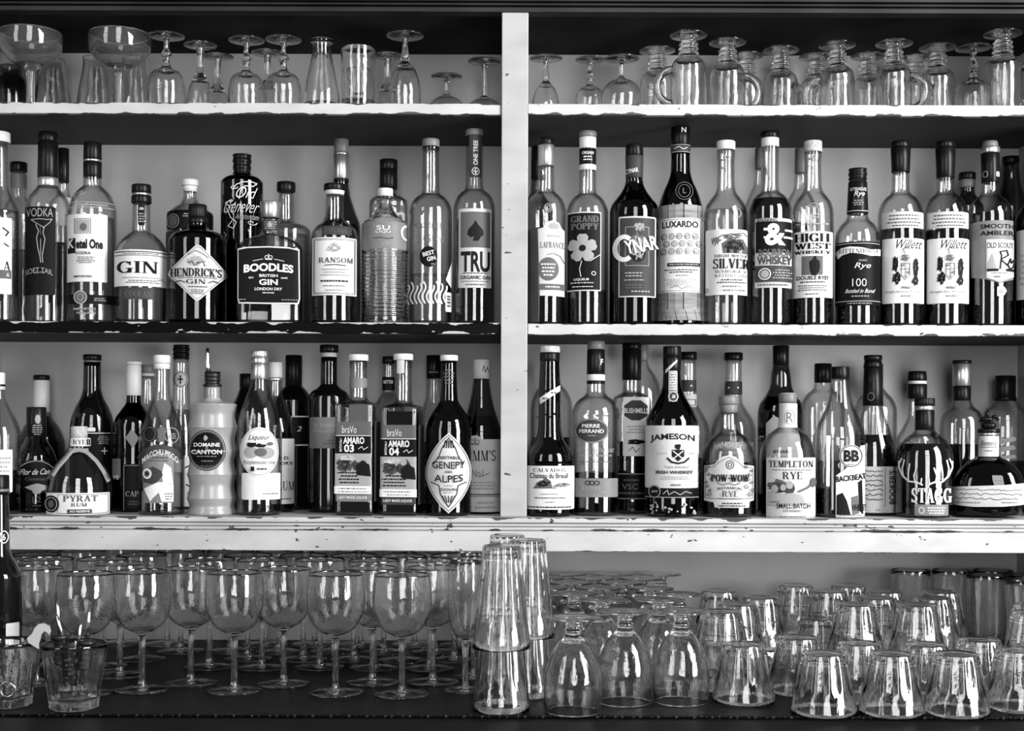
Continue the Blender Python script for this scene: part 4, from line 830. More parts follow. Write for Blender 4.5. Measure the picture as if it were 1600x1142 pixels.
bottle('liquor_bottle', 'black-foiled clear bottle behind the pointed-label bottle, lower shelf', 678, 27, B3-.004, Z3,
  [(588,11),(620,13),(645,20),(665,27)], liq=(690,'amber_liquid'), caps=[(555,591,12,12,'black_cap','foil')], labels=[Lx([('d',-8,8,580,584,1,S_)],lift=.9)], group=GC)
lens = []
for k in range(15):
    t = k/14; y = 676+t*124; w = 34.5*(sin(pi*t)**.85); lens.append((w, y))
lens = lens+[(-w, y) for w, y in reversed(lens[1:-1])]
sc_l = lambda f: [(x*f, 738+(y-738)*f) for x, y in lens]
bottle('genepy_bottle', 'dark round bottle with a white cap and a tall pointed-oval white label', 701.5, 35.5, F3+.006, Z3,
  [(563,12),(600,12.5),(624,14),(634,19),(646,27),(660,33),(674,35.5)], glass='dark_glass', liq=(632,'dark_liquid'), caps=[(555,564,14,14,'white_cap')],
  labels=[Lx([('d',-9,9,576,602,5,G)],lift=.3),Lp(lens,'cream_paper',[('l',sc_l(.94)+sc_l(.94)[:1],.8,K),('l',[(-22,724),(-14,712),(-10,700),(-4,690),(0,684),(4,690),(10,700),(14,712),(22,724)],1.4,K),('l',[(-26,752),(-14,757),(-12,770),(-4,784),(0,790),(4,784),(12,770),(14,757),(26,752)],1.4,K)]+
    [('l',[(x*.7,688),(x,699)],1.5,K) for x in (-7,-3.5,0,3.5,7)]+[('l',[(x*.5,783),(x,773)],1.4,K) for x in (-9,-5,0,5,9)]+
    [('t','VERITABLE',0,714,32,4.5,K,dict(bow=1)),('t','GENEPY',0,726,46,11,K,dict(bow=-1.5,wt=.01)),('t','DES',0,736,10,3.6,K),('t','ALPES',0,747,40,11,K,dict(bow=-2,wt=.01)),('d',-8,8,756,758.5,1,G),('t','DOLIN',0,763,22,4,K),('d',-10,10,767,769,1,G)])], group=GC)
bottle('aperitif_bottle', 'white-capped bottle with a cream crown label pressed against the upright', 752, 33, M3-.02, Z3,
  [(590,12),(612,15),(632,19),(652,25),(672,31),(684,33)], glass='smoke_glass', liq=(650,'dark_liquid'), caps=[(562,592,13,13.5,'white_cap')],
  labels=[Lx([('l',[(1,580),(4,572),(6,582),(9,574),(11,582)],1,K)],lift=1),
   Lp([(-30,686),(-18,686),(-14,681),(-8,680),(-2,682),(1,686),(31,686),(31,798),(-30,798)],'cream_paper',crown(-9,690,12,G)+[('r',-30,30,770,772,G),('r',-30,30,773.5,774.3,G),('s',"PIMM'S",-2,711,46,16,K),('t','No1',-5,738,16,11,G,dict(wt=-.01)),('l',[(-2,744),(12,738)],.8,G),('d',-22,24,750,764,3,S_),('d',-10,24,780,794,2,S_)])], group=GC)

# ------------------------------------------------------------------ lower shelf, right bay
bottle('calvados_bottle', 'dark long-necked bottle flaring low, with a diagonal neck strip and a chateau label', 859, 37, F3+.002, Z3,
  [(563,15),(580,15.5),(610,17),(640,17),(668,18),(686,22),(700,31),(710,36.5),(720,38)], glass='dark_glass', liq=(590,'dark_liquid'), caps=[(541,551,16,16,'cork','cork'),(551,565,15.6,15.6,'black_cap','collar')],
  labels=[Lp([(-16,622),(16,602),(16,611),(-15,632)],'white_paper',[('d',-13,-1,620,626,1,G),('d',1,13,611,617,1,G)],name='neck_strip'),
   Lb(-37.5,37.5,727,794,'white_paper',[('s','CALVADOS',0,733.5,48,5.5,K),('t','Chateau du Breuil',-1,742,56,8,K,dict(wt=.015)),('p',[(-22,760),(-18,752),(-8,750),(-6,745),(-4,750),(2,750),(4,760)],'grey_ink'),('r',-24,10,760,761.5,G),lace(-9,754,12,5,26,.8,K,71),lace(18,756,12,4,22,.8,G,72),scribble(4,30,757,2.5,14,1,S_,5),('d',-16,16,768,772,1,S_),('d',-24,26,774,778,1,G),('d',-8,10,781,784,1,G),('d',-34,34,788,792.5,1,K)])], group=GD)
bottle('brandy_bottle', 'big clear round-shouldered bottle behind the chateau-label bottle, half full', 862, 33, B3-.006, Z3,
  [(590,11),(600,15),(612,25),(630,32),(645,33)], liq=(683,'dark_liquid'), caps=[(565,592,11.5,11.5,'black_cap')], labels=[Lx([('t','OL',-22,652,10,5,G)])], group=GD)
bottle('cognac_bottle', 'clear cognac bottle with a dark oval label high up and a grey band low down', 931, 37, F3+.026, Z3,
  [(597,14),(612,14.5),(618,18),(624,26),(633,33),(648,37.5)], liq=(738,'amber_liquid'), caps=[(533,546,13.5,13.5,'grey_cap'),(546,585,13.8,14.2,'black_cap','foil'),(585,595,14.4,14.4,'white_cap','band'),(595,600,14.3,14.3,'black_cap','ring')],
  labels=[Lx([('t','F',9,566,4,9,W)],lift=.6),Lo(-6,673,25.5,19.5,'dim_paper',[('g',-6,673,24.5,18.5,1.2,S_),('t','PIERRE',-7,665.5,26,5.5,W),('t','FERRAND',-6,673.5,36,5.5,W),('d',-14,2,679,682,1,S_)]),
   Lx([('s','1er CRU DE COGNAC',0,703,54,6,S_),('t','Grande Champagne',0,711,46,6,S_,dict(slant=.35,wt=0)),('d',-26,26,719,722,1,G)]),
   Lb(-35,32,746,775,'grey_paper',[('g',-11,753,4,3.5,1.2,K),('g',-5,753,4,3.5,1.2,K),('g',2,753,4,3.5,1.2,K),('s','AMBRE',-6,762,28,6,S_),('d',8,18,766,769,1,S_)],name='lower_label')], group=GD)
bottle('whiskey_bottle', 'black-capped whiskey bottle with an ornate white label behind the oval-label cognac', 987, 30.5, M3-.002, Z3,
  [(590,14),(612,14.5),(617,22),(622,29),(630,30.5)], liq=(690,'dark_liquid'), caps=[(536,546,15,15,'black_cap'),(546,594,15,15,'black_cap','foil')],
  labels=[Lb(-13,27,621,712,'white_paper',[('p',[(-11,634),(0,626),(14,626),(24,634),(24,650),(12,657),(0,657),(-11,650)],'dim_paper'),('t','BUSHMILLS',7,642,36,8,W),('d',-8,22,664,678,3,S_),lace(6,690,16,4,26,1.5,K,6),('l',[(-4,704),(2,698),(6,706),(12,700)],1,K)]),
   Lb(-30,28,738,779,'black_paper',[('r',-29,27,739,740,S_),('t','VSC',-2,759,24,9,G),('d',-14,14,746,752,1,G),('d',-22,22,766,772,1,G),('r',-29,27,777,778,S_)],name='lower_label')], group=GD)
bottle('brandy_bottle', 'clear wide-curved bottle half seen behind the ornate white label whiskey', 1003, 31, B3-.002, Z3,
  [(562,9),(572,11),(585,20),(602,28),(625,31)], liq=(690,'pale_liquid'), caps=[(539,564,10,10,'grey_cap')], group=GD)
b = bottle('whiskey_bottle', 'stout dark whiskey bottle with a large cream crest label and signature band', 1050, 40.5, F3, Z3,
  [(576,13.5),(600,14.5),(616,19),(632,28),(646,36),(660,40.5)], glass='dark_glass', liq=(650,'dark_liquid'), caps=[(541,558,14,14,'black_cap'),(558,580,14,14,'black_cap','foil')],
  labels=[Lp([(-10,578),(8,562),(8,566),(-10,584)],'cream_paper',[],name='neck_strip'),Lb(-5,8,580,628,'cream_paper',[('f',-4,7,582,614,.6,G),('d',-3,6,584,612,7,G),('o',2,620,8,9,'dim_paper'),('g',2,620,7,8,1,W),('t','JJ',2,620,5,5,W)],name='neck_label',lift=.4),
   Lb(-39,38,665,761,'cream_paper',[('t','JAMESON',1,683,64,12,K,dict(bow=3,wt=.03)),('p',[(0,702),(18,702),(18,712),(9,720),(0,712)],'black_ink'),('l',[(2,704),(16,716)],1.4,W),('l',[(16,704),(2,716)],1.4,W),('p',blot(9,697,5,6,10,41),K),('l',[(-6,715),(0,721),(9,723),(18,721),(24,715)],2.6,K),('d',-22,-6,706,709,1,S_),('d',24,34,706,709,1,S_),('t','Triple Distilled',6,729,34,4.5,G,dict(slant=.3,wt=0)),('t','IRISH WHISKEY',4,736.5,52,5,K,dict(wt=.03)),('d',-24,34,742,748,2,S_),('t','IMPORTED',6,756,14,2.6,K),]),
   Lb(-39.5,38.5,761,776,'black_paper',[('l',[(-12,770),(-6,764),(-4,771),(4,766),(12,771),(20,766),(28,769)],1.2,S_),('r',-38,38,774.5,775.5,S_),('o',-24,766.5,9,10,'black_paper'),('g',-24,766.5,8.5,9.5,1.1,S_),('t','JJ&S',-24,766.5,9,4,S_)],name='signature_band')], group=GD)
random.seed(11)
add_label(b.root, Lx([('p',blot(random.uniform(-34,34),random.uniform(783,800),random.uniform(1.5,3),random.uniform(1.5,3),7,k),S_) for k in range(26)]), b.s, b.zf, b.front)
bottle('whiskey_bottle', 'clear-necked bottle with banded neck labels behind the cream crest label bottle', 1076, 33, B3-.004, Z3,
  [(561,11.5),(600,12),(628,13),(645,22),(662,30),(680,33)], liq=(715,'dark_liquid'), caps=[(550,562,13,13,'black_cap')], labels=[Lb(-12,12,594,612,'dim_paper',[('g',4,603,1.6,1.6,.8,W)],name='neck_band'),Lb(-12,12,616,636,'cream_paper',[('f',-11,11,624,634,1,K)],name='neck_label')], group=GD)
bottle('whiskey_bottle', 'clear-tubed neck with a dark dotted band rising behind the ornate scroll-label rye', 1146, 35, B3-.004, Z3,
  [(562,12.5),(600,13),(628,14),(640,20),(658,31),(676,35)], liq=(710,'amber_liquid'), caps=[(551,563,14.5,14.5,'black_cap')], labels=[Lb(-13,13.2,596,617,'dim_paper',[('o',-7,606,1.4,1.4,W),('o',7,606,1.4,1.4,W)],name='neck_band'),Lb(-30,30,690,770,'cream_paper',[('d',-20,20,700,740,6,S_)])], group=GD)
scr = []
rs = random.Random(5)
for k in range(9):
    for sg in (-1, 1):
        cx_, cy_ = sg*rs.uniform(24, 33), 722+k*6; rr = rs.uniform(2.2, 4)
        scr.append(('l',[(cx_+sg*rr*cos(t*.7)*(1-t*.07), cy_+rr*sin(t*.7)*(1-t*.07)) for t in range(11)],.9,'dim_paper'))
bottle('rye_bottle', 'round-shouldered rye bottle with a scrollwork label, light wooden stopper and dark contents', 1139, 42.5, F3+.002, Z3,
  [(644,13.5),(670,14),(676,18),(683,27),(694,35.5),(708,41),(720,42.5)], liq=(722,'dark_liquid'), caps=[(619,632,15.5,15.5,'grey_cap'),(632,645,14.5,13,'grey_cap','stopper')],
  labels=[Lx([('t','WHISKEY',0,694,40,9,S_,dict(bow=5,wt=.02))]),
   Lp([(-36,727),(-22,725),(-16,719),(-10,713),(0,710.5),(10,713),(16,719),(22,725),(37,727),(37,780),(30,782),(30,791),(-20,791),(-22,783),(-36,781)],'cream_paper',[('l',[(-34,730),(-21,728),(-14,721),(0,713.5),(14,721),(21,728),(35,730),(35,777),(-34,777),(-34,730)],.8,'dim_paper'),('g',2,725,6,7,1.2,'dim_paper'),('g',2,725,3,4,1,K)]+scr+
    [('s','POW-WOW',2,745.5,52,11,K,dict(fat=.5)),('l',[(-16,753),(-8,756),(0,753),(8,756),(16,753)],1.2,G),('t','BOTANICAL',2,760.5,34,3.6,K,dict(bow=1.5)),('s','RYE',2,769.5,22,9,K),('d',-14,18,776,778.5,1,K),('d',-16,26,782,790,2,K)])], group=GD)
bottle('bourbon_bottle', 'broad smoky bottle with a dark tapered neck behind the portrait-label rye', 1220, 35.5, M3+.03, Z3,
  [(570,12.5),(584,15),(604,17.5),(618,24),(632,33),(646,35.5)], glass='smoke_glass', liq=(620,'dark_liquid'), caps=[(540,570,12.5,12.5,'black_cap','wax_seal')], labels=[Lp([(-22,662),(-10,650),(-2,654),(4,662),(10,650),(24,660),(30,690),(24,760),(-22,760)],'cream_paper',[('d',-16,20,700,740,4,G)]),Lb(-33,-22,668,684,'black_paper',[('d',-31,-24,680,684,1,W)],name='side_label')], group=GD)
bottle('rye_bottle', 'round-shouldered rye bottle with a pale vintage group-portrait label and initialled neck', 1231, 43, F3, Z3,
  [(628,13.5),(666,14.5),(671,20),(679,30),(692,38),(706,42),(718,43)], liq=(716,'pale_liquid'), caps=[(615,629,14,14,'grey_cap'),(614,620,12,14,'cork','cork')],
  labels=[Lb(-13,14.5,630,668,'cream_paper',[('t','R',3,652,9,15,G,dict(wt=-.01)),('g',3,652,8,11,.9,S_)],name='neck_label'),
   Lb(-31,41,714,809,'cream_paper',[('s','TEMPLETON',5,724,64,10,K,dict(fat=.2)),('d',-22,34,731.5,734.5,1,G),('s','RYE',7,741.5,28,11,K),('p',blot(-14,758,14,12,14,51),'grey_ink'),lace(-8,760,20,9,40,.9,'dim_paper',51),('p',blot(2,762,8,14,12,52),'dim_paper'),('o',3,756,5,6,S_),('o',-18,762,5,6,S_),('o',-6,760,4,5,S_),('p',[(-28,766),(-10,770),(8,768),(20,772),(26,786),(-28,788)],S_),('l',[(16,766),(28,760),(36,752)],3,G),('o',36,752,4,7,'grey_ink'),('d',-24,-10,780,784,1,G),('t','SMALL BATCH',8,788,46,8,K,dict(wt=.01)),('t','RYE WHISKEY',7,795.5,26,3.2,G),('d',-12,26,803,806,1,G)])], group=GD)
bottle('bourbon_bottle', 'wide clear dark-capped bottle behind the round double-letter label bottle', 1286, 34, M3+.07, Z3,
  [(596,13),(606,15),(616,25),(630,32.5),(646,34)], liq=(720,'pale_liquid'), caps=[(568,598,13.5,13.5,'black_cap')], group=GD)
bb = [('r',9,14,702,720,'black_ink'),('r',17,22,702,720,'black_ink')]
bottle('whiskey_bottle', 'clear long-necked bottle with a round double-letter badge and torn white poster label', 1313, 38.3, F3+.002, Z3,
  [(592,13.5),(612,15.5),(632,20),(650,28),(668,35.5),(684,38.5)], liq=(763,'dark_liquid'), caps=[(573,592,14,14,'black_cap')],
  labels=[Lp([(-6,742),(-6,806),(37,806),(37,695),(30,696),(24,720),(10,730)],'white_paper',[('p',[(-5,772),(4,768),(10,780),(16,802),(-5,802)],K),('p',[(16,775),(26,772),(28,800),(18,802)],'grey_ink'),('p',[(26,752),(32,748),(34,802),(28,796)],K),('t','BACKBEAT',16,745,44,9,K,dict(rot=.12,wt=.03)),('t','WHISKEY',28,791,22,10,K,dict(wt=.02)),('d',-4,35,801,804,1,G)]),
   Lo(16,712,17,17.5,'cream_paper',[('g',16,712,16,16.5,1.2,K),('t','BB',16,711.5,22,18,'black_ink',dict(wt=.05)),('d',8,24,723,726,1,G)],name='badge')], group=GD)
bottle('brandy_bottle', 'clear round-shouldered bottle behind the dark wine-shaped bourbon', 1368, 33, B3-.004, Z3,
  [(606,12),(614,18),(626,28),(642,33)], liq=(700,'pale_liquid'), caps=[(568,607,11.5,11.5,'black_cap')], group=GD)
bottle('bourbon_bottle', 'wine-shaped bourbon bottle with black foil and a handwritten cream label lettered sideways', 1364, 36, F3+.063, Z3,
  [(632,14.5),(645,17),(662,23),(682,30),(700,35),(714,36)], liq=(679,'dark_liquid'), caps=[(555,563,14,14,'black_cap'),(563,574,13,15,'black_cap','ring'),(574,634,14,16,'black_cap','foil')],
  labels=[Lx([('g',-3,620,5.5,6.5,1.3,G)],lift=1.4),Lb(-18,34,728,799,'cream_paper',[('t',"BOOKER'S",28,760,52,9,K,dict(rot=pi/2,wt=.02)),('r',17.5,18.3,730,790,G)]+[scribble(-16,14,735+k*7.2,1.9,15,.9,K,k) for k in range(7)]+[('d',4,12,793,796,1,G)])], group=GD)
bottle('bourbon_bottle', 'black-waxed clear bottle with a white neck ring behind the antler bottle', 1433, 32, M3+.035, Z3,
  [(622,13),(650,14),(668,22),(690,32)], liq=(720,'amber_liquid'), caps=[(580,595,14,15,'black_cap','wax_seal'),(595,600,14.5,14.5,'white_cap','ring'),(600,623,15,15,'black_cap','foil')], group=GD)
ant = []
for sg in (-1, 1):
    m_ = lambda pts: [(1+sg*x, y) for x, y in pts]
    ant += [('l',m_([(4,756),(12,752),(24,751),(33,742),(38,730),(38,720)]),2.4,W),('l',m_([(38,726),(34,716)]),2,W),('l',m_([(31,745),(33,732),(30,718)]),2,W),('l',m_([(24,750),(24,738),(22,724)]),2,W),('l',m_([(14,752),(16,742),(12,730)]),1.9,W),('l',m_([(6,755),(5,746)]),1.8,W)]
bottle('bourbon_bottle', 'round dark bourbon bottle with a white antler drawing, lower shelf', 1445, 43.5, F3+.004, Z3,
  [(670,14.5),(677,19),(684,29),(694,37),(706,42),(718,43.5)], liq=(693,'dark_liquid'), caps=[(622,634,15.5,15.5,'black_cap','cap',dict(knurl=30)),(634,641,15.5,15.5,'silver_foil','ring'),(641,672,14.8,15,'black_cap','foil')],
  labels=[Lx(ant+[('s','STAGG',10,772,54,22,W,dict(fat=.6))]),Lb(-14,34,786,803,'grey_paper',[('g',-4,795,4,5,1,W),('d',4,30,789,801,3,W)],name='lower_label')], group=GD)
bottle('bourbon_bottle', 'clear-topped bottle with half-dark whiskey behind the antler bottle and the ball bottle', 1503, 34, M3+.03, Z3,
  [(624,13),(634,17),(644,27),(658,33),(674,34)], liq=(694,'amber_liquid'), caps=[(563,568,14.5,14.5,'black_cap'),(568,603,14.5,14,'silver_foil','foil'),(603,626,13.5,13.5,'black_cap','band')], group=GD)
bottle('bourbon_bottle', 'big black-capped clear jug with white slips behind the ball-shaped bottle', 1571, 36, M3+.083, Z3,
  [(624,15),(632,22),(642,31),(656,35),(670,36)], liq=(720,'amber_liquid'), caps=[(587,626,15.5,15.5,'black_cap','cap'),(620,626,17,17,'black_cap','ring')], labels=[Lp([(-10,686),(14,682),(16,688),(-8,694)],'cream_paper',[],name='slip'),Lp([(-8,699),(12,695),(15,701),(-7,706)],'cream_paper',[],name='slip'),Lp([(-10,712),(14,710),(15,715),(-9,718)],'cream_paper',[],name='slip')], group=GD)
b = bottle('bourbon_bottle', 'squat ball-shaped dark bottle with a figured stopper and tilted handwritten label', 1545, 53, F3+.006, Z3,
  [(677,15),(700,15),(713,17),(720,30),(728,40),(742,49),(758,53),(780,52.5),(796,50),(803,47)], glass='dark_glass', liq=(716,'dark_liquid'), full=True, sq=(3,.85), caps=[(670,676,17,17,'black_cap','collar'),(676,680,15.6,15.6,'silver_foil','ring')],
  labels=[Lb(-15,15,681,713,'cream_paper',[('t','Blanton\'s',0,692,22,8,K,dict(slant=.35,wt=0)),('r',-12,12,698,699,G),('d',-8,10,702,706,1,G)],name='neck_label',lift=.3),
   Lp([(-50,760),(-20,758),(20,756),(50,753),(51,786),(20,789),(-20,790),(-49,788)],'cream_paper',[scribble(-46,46,763.5,1.6,30,.8,K,61),scribble(-40,46,770,1.6,28,.8,K,62),scribble(-46,40,777,1.6,28,.8,K,63),('d',-44,-10,782,785,1,G),('d',14,44,781,784,1,G)])], group=GD)
# figured stopper: horse and rider on a ball
st = bmesh.new()
for (x, z, rr, sx, sz) in ((0, 665, 9, 1.3, .7), (-3, 655, 6, 1.7, .8), (9, 651, 3.4, 1.5, .9), (13, 655, 2.2, 1.6, .9), (-2, 647, 3.6, .9, 1.4), (0, 641.5, 2.5, 1, 1.1), (-12, 658, 2, 1.8, .7), (-8, 662, 1.6, 1, 2.2), (7, 661, 1.6, 1.3, 2.0)):
    r_ = bmesh.ops.create_uvsphere(st, u_segments=12, v_segments=8, radius=rr*b.s)
    for v in r_['verts']: v.co.x = v.co.x*sx+x*b.s; v.co.y *= .8; v.co.z = v.co.z*sz+b.zf(z)
link('stopper', bm_mesh('stopper', st, True), 'black_cap', b.root)

# ------------------------------------------------------------------ drinking glasses
DG = 'drink_glass'
def d_of(py, z): return -z*F/(py-HY)              # distance of a point seen at height py when its height is z
class Kind:
    """parts: list of (name, profile, seg, shape); one shared mesh per part"""
    def __init__(self, name, h, parts, extra=()):
        self.name, self.h = name, h
        self.parts = [(n, lathe(p, sg, sh, n)) for n, p, sg, sh in parts]+list(extra)
        for n, me in self.parts: me.materials.append(MATS[DG])
    def put(self, x, Y, z, label, group, inv=False, rz=0.0, sc=1.0, cat='glass'):
        z = z+0.0005
        if len(self.parts) == 1:
            r = bpy.data.objects.new(self.name, self.parts[0][1]); COL.objects.link(r)
        else:
            r = empty(self.name, (0, 0, 0))
            for n, me in self.parts:
                o = bpy.data.objects.new(n, me); COL.objects.link(o); o.parent = r
        r.location = (x, Y, z+(self.h*sc if inv else 0)); r.rotation_euler = (pi if inv else 0, 0, rz); r.scale = (sc, sc, sc)
        tag(r, label, cat, group); return r
def sm(pts, n=4): return [(r, z) for z, r in smooth_prof([(z, r) for r, z in pts], n)]
def stem_kind(name, h, foot_r, stem, bowl, th=0.0014, seg=64):
    """foot, stem profile [(r,z)...] and bowl outer profile [(r,z)...] up to the rim"""
    z0 = stem[0][1]
    foot = [(0, 0.0012), (foot_r*.75, 0.0006), (foot_r*.97, 0), (foot_r, 0.0009), (foot_r*.985, 0.0018), (foot_r*.6, 0.0032), (foot_r*.3, 0.005), (stem[0][0], z0)]
    st = sm(stem) if len(stem) > 2 else stem
    bo = sm([stem[-1]]+bowl, 6)
    rim_r, rim_z = bo[-1]
    inner = [(max(0.0005, r-th), z) for r, z in bo if z > bowl[0][1]+0.004][::-1]
    zb0 = bowl[0][1]+0.0035
    bw = bo+[(rim_r-th*.5, rim_z+th*.45)]+inner+[(max(0.001, inner[-1][0]*.55), zb0-.0008+0.001), (0, zb0)]
    return [('foot', foot, seg, None), ('stem', st, 24, None), ('bowl', bw, seg, None)]
wine = Kind('wine_glass', 0.177, stem_kind('wine', .177, .0405, [(.0062,.0065),(.0046,.014),(.0042,.040),(.0047,.070),(.0065,.081)], [(.012,.0855),(.026,.0935),(.037,.108),(.0432,.127),(.0438,.143),(.0425,.162),(.0412,.1765)]))
flute = Kind('champagne_flute', 0.193, stem_kind('flute', .193, .033, [(.0055,.0065),(.0042,.014),(.004,.045),(.0048,.062),(.0062,.070)], [(.010,.0745),(.019,.088),(.0255,.108),(.0275,.135),(.0272,.165),(.0258,.1925)]))
goblet = Kind('beer_goblet', 0.131, stem_kind('goblet', .131, .0385, [(.0125,.0075),(.0098,.014),(.0128,.019),(.0108,.024)], [(.0145,.029),(.0215,.037),(.030,.051),(.0368,.069),(.0402,.089),(.0405,.104),(.0388,.121),(.0378,.1305)], th=.0018))
DG = 'dusty_glass'
coupe = Kind('coupe_glass', 0.136, stem_kind('coupe', .136, .034, [(.009,.0065),(.0072,.016),(.0066,.045),(.0078,.066),(.0095,.072)], [(.014,.0755),(.029,.083),(.044,.096),(.0512,.108),(.0528,.121),(.0520,.1355)], th=.0016))
DG = 'drink_glass'
ornate = Kind('cordial_glass', 0.125, stem_kind('ornate', .125, .031, [(.006,.0065),(.0045,.013),(.0042,.022),(.0075,.029),(.0095,.033),(.0072,.038),(.0058,.046),(.008,.054)], [(.012,.058),(.022,.063),(.0285,.073),(.031,.090),(.0315,.108),(.0308,.1245)], th=.0018))
trumpet = Kind('cordial_glass', 0.115, stem_kind('trumpet', .115, .0285, [(.0075,.0065),(.0058,.016),(.0055,.035),(.008,.050)], [(.012,.058),(.018,.072),(.0225,.090),(.0265,.1145)], th=.0016))
tulip = Kind('port_glass', 0.130, stem_kind('tulip', .130, .032, [(.0055,.0065),(.0045,.014),(.0062,.030),(.0075,.040),(.0062,.043),(.0078,.047)], [(.012,.052),(.019,.062),(.0245,.078),(.0275,.100),(.0272,.1295)], th=.0014))
low = Kind('cocktail_glass', 0.085, stem_kind('low', .085, .028, [(.006,.0065),(.0042,.012),(.0042,.026),(.006,.033)], [(.010,.036),(.022,.042),(.032,.054),(.0345,.066),(.033,.0845)], th=.0014))
longst = Kind('cocktail_glass', 0.115, stem_kind('long', .115, .030, [(.006,.0065),(.0045,.014),(.0046,.045),(.0058,.063)], [(.010,.067),(.022,.073),(.034,.086),(.036,.098),(.035,.1145)], th=.0014))
def fluted(n, amt, z_lo, z_hi):
    def sh(t, r, z):
        k = max(0, min(1, (z_hi-z)/0.006))*max(0, min(1, (z-z_lo)/0.002))
        ph = (t*n/(2*pi)) % 1.0
        e = (z_hi-z)/(z_hi-z_lo)
        dep = amt*k*(0.5-0.5*cos(2*pi*ph))**.6
        # scalloped ends: flutes reach higher along their middles
        if z > z_hi-0.010: dep *= max(0, 1-((z-(z_hi-0.010))/0.010)**2*(1.4-0.9*sin(pi*ph)))
        r2 = r-dep if r > 0.012 else r
        return r2*cos(t), r2*sin(t)
    return sh
def cup(name, h, rb, rr, th, base, n, amt, zh, seg_per=6, bulge=0.0):
    """straight-sided heavy tumbler, standing upright: base radius rb, rim radius rr"""
    out = [(0, 0.0012), (rb*.7, 0.001), (rb*.93, 0), (rb, 0.0022)]
    for k in range(1, 15):
        t = k/14; out.append((rb+(rr-rb)*(t**(1-bulge)), 0.0022+(h-0.0022-th*.5)*t))
    inn = [(rr-th*.1, h-th*.12), (rr-th*.5, h), (rr-th*.9, h-th*.12)]
    for k in range(13, -1, -1):
        t = k/14; z = base+(h-base-th*.5)*t; tz = (z-0.0022)/(h-0.0022)
        inn.append((rb+(rr-rb)*(tz**(1-bulge))-th*(1.0 if k > 2 else 1.25), z))
    inn += [(rb*.5, base-.001), (0, base-.0012)]
    f = fluted(n, amt, 0.001, zh); no = len(out)
    me_o = lathe(out, n*seg_per, f); me_i = lathe([out[-1]]+inn, n*seg_per)
    bm = bmesh.new(); bm.from_mesh(me_o); bm.from_mesh(me_i); bmesh.ops.remove_doubles(bm, verts=bm.verts[:], dist=2e-5)
    me = bm_mesh(name, bm, True); bpy.data.meshes.remove(me_o); bpy.data.meshes.remove(me_i)
    return Kind(name, h, [], [(name, me)])
rocks = cup('rocks_tumbler', .083, .0305, .0455, .0026, .012, 12, .0023, .055, 6, .12)
pint = cup('pint_glass', .143, .0265, .0405, .0026, .012, 16, .0013, .105, 5)
juice = cup('juice_tumbler', .090, .034, .0455, .0026, .012, 12, .0013, .070, 6)
highball = cup('highball_glass', .142, .030, .0350, .0020, .012, 14, .0004, .11, 3)
straight = cup('straight_glass', .108, .0285, .0300, .0020, .014, 12, .0001, .05, 3)
shot = cup('shot_glass', .056, .0165, .0205, .0024, .012, 10, .0004, .04, 4)

ORD = ['first', 'second', 'third', 'fourth', 'fifth', 'sixth', 'seventh', 'eighth', 'ninth', 'tenth', 'eleventh', 'twelfth']
WG = 'wine glasses standing in rows on the bar mat'
front = [(57,1070,'wine glass at the far left end of the front row, behind the tumbler of pourers'),(133,1086,'wine glass directly behind the tumbler of pourers, second from the left'),(222,1080,'front wine glass just right of the tumbler of pourers'),(298,1069,'wine glass set slightly back between the third and fifth front glasses from the left'),
  (366,1081,'front wine glass standing nearest the picture middle of the left half'),(443,1070,'wine glass set slightly back, left of the pair nearest the flutes'),(524,1084,'front wine glass with its foot left of the rightmost front wine glass'),(582,1067,'wine glass set slightly back between the two rightmost front wine glasses'),(628,1086,'rightmost front wine glass, nearest to the counter edge'),(676,1066,'wine glass just left of the champagne flutes')]
used = []
def clear(x, Y, r): return all((x-a)**2+(Y-b)**2 > (r+c)**2 for a, b, c in used)
for nf, (px, py, lab) in enumerate(front):
    lab = '%s wine glass from the left among the ten nearest the counter edge' % ORD[nf]
    d = d_of(py, ZC); Y = d-DIST; x = P(px, py, Y)[0]; used.append((x, Y, .041)); wine.put(x, Y, ZC, lab, WG)
for row, Y in enumerate((-0.128, -0.050, 0.028, 0.106, 0.184)):
    x = -0.80+(row % 2)*0.043; n_w = 0
    while x < -0.085:
        xx, yy = x+random.uniform(-.005, .005), Y+random.uniform(-.006, .006)
        if clear(xx, yy, .0415) and yy < 0.205:
            used.append((xx, yy, .041)); wine.put(xx, yy, ZC, 'wine glass, %s from the left in the %s row behind the front wine glasses' % (ORD[n_w], ORD[row]), WG); n_w += 1
        x += 0.0885
for px, py, lab in ((727,1079,'champagne flute in front, half behind the tall pint glass stack'),(740,1058,'champagne flute standing behind the front flute by the pint stack')):
    d = d_of(py, ZC); Y = d-DIST; x = P(px, py, Y)[0]; used.append((x, Y, .034)); flute.put(x, Y, ZC, lab, 'champagne flutes beside the pint glasses')
# stacked pints, upturned
def pxy(px, py): d = d_of(py, ZC); return P(px, py, d-DIST)[0], d-DIST
for i, (px, py, lift, n, lab) in enumerate(((783,1109,.086,2,'front stack'),(824,1086,.086,2,'back stack'))):
    x, Y = pxy(px, py); used.append((x, Y, .042))
    for k in range(n):
        pint.put(x, Y, ZC+k*lift, ('upturned pint glass at the bottom of the %s left of the goblets' if k == 0 else 'upturned pint glass on top of the %s left of the goblets') % lab, 'upturned pint glasses stacked by the goblets', inv=True, rz=.1*k)
x, Y = pxy(792, 1068); 
if clear(x, Y, .038):
    used.append((x, Y, .042)); 
    for k in range(2): pint.put(x, Y, ZC+k*.086, ('upturned pint glass at the bottom of the stack hidden behind the front pint stack','upturned pint glass topping the stack hidden behind the front pint stack')[k], 'upturned pint glasses stacked by the goblets', inv=True)
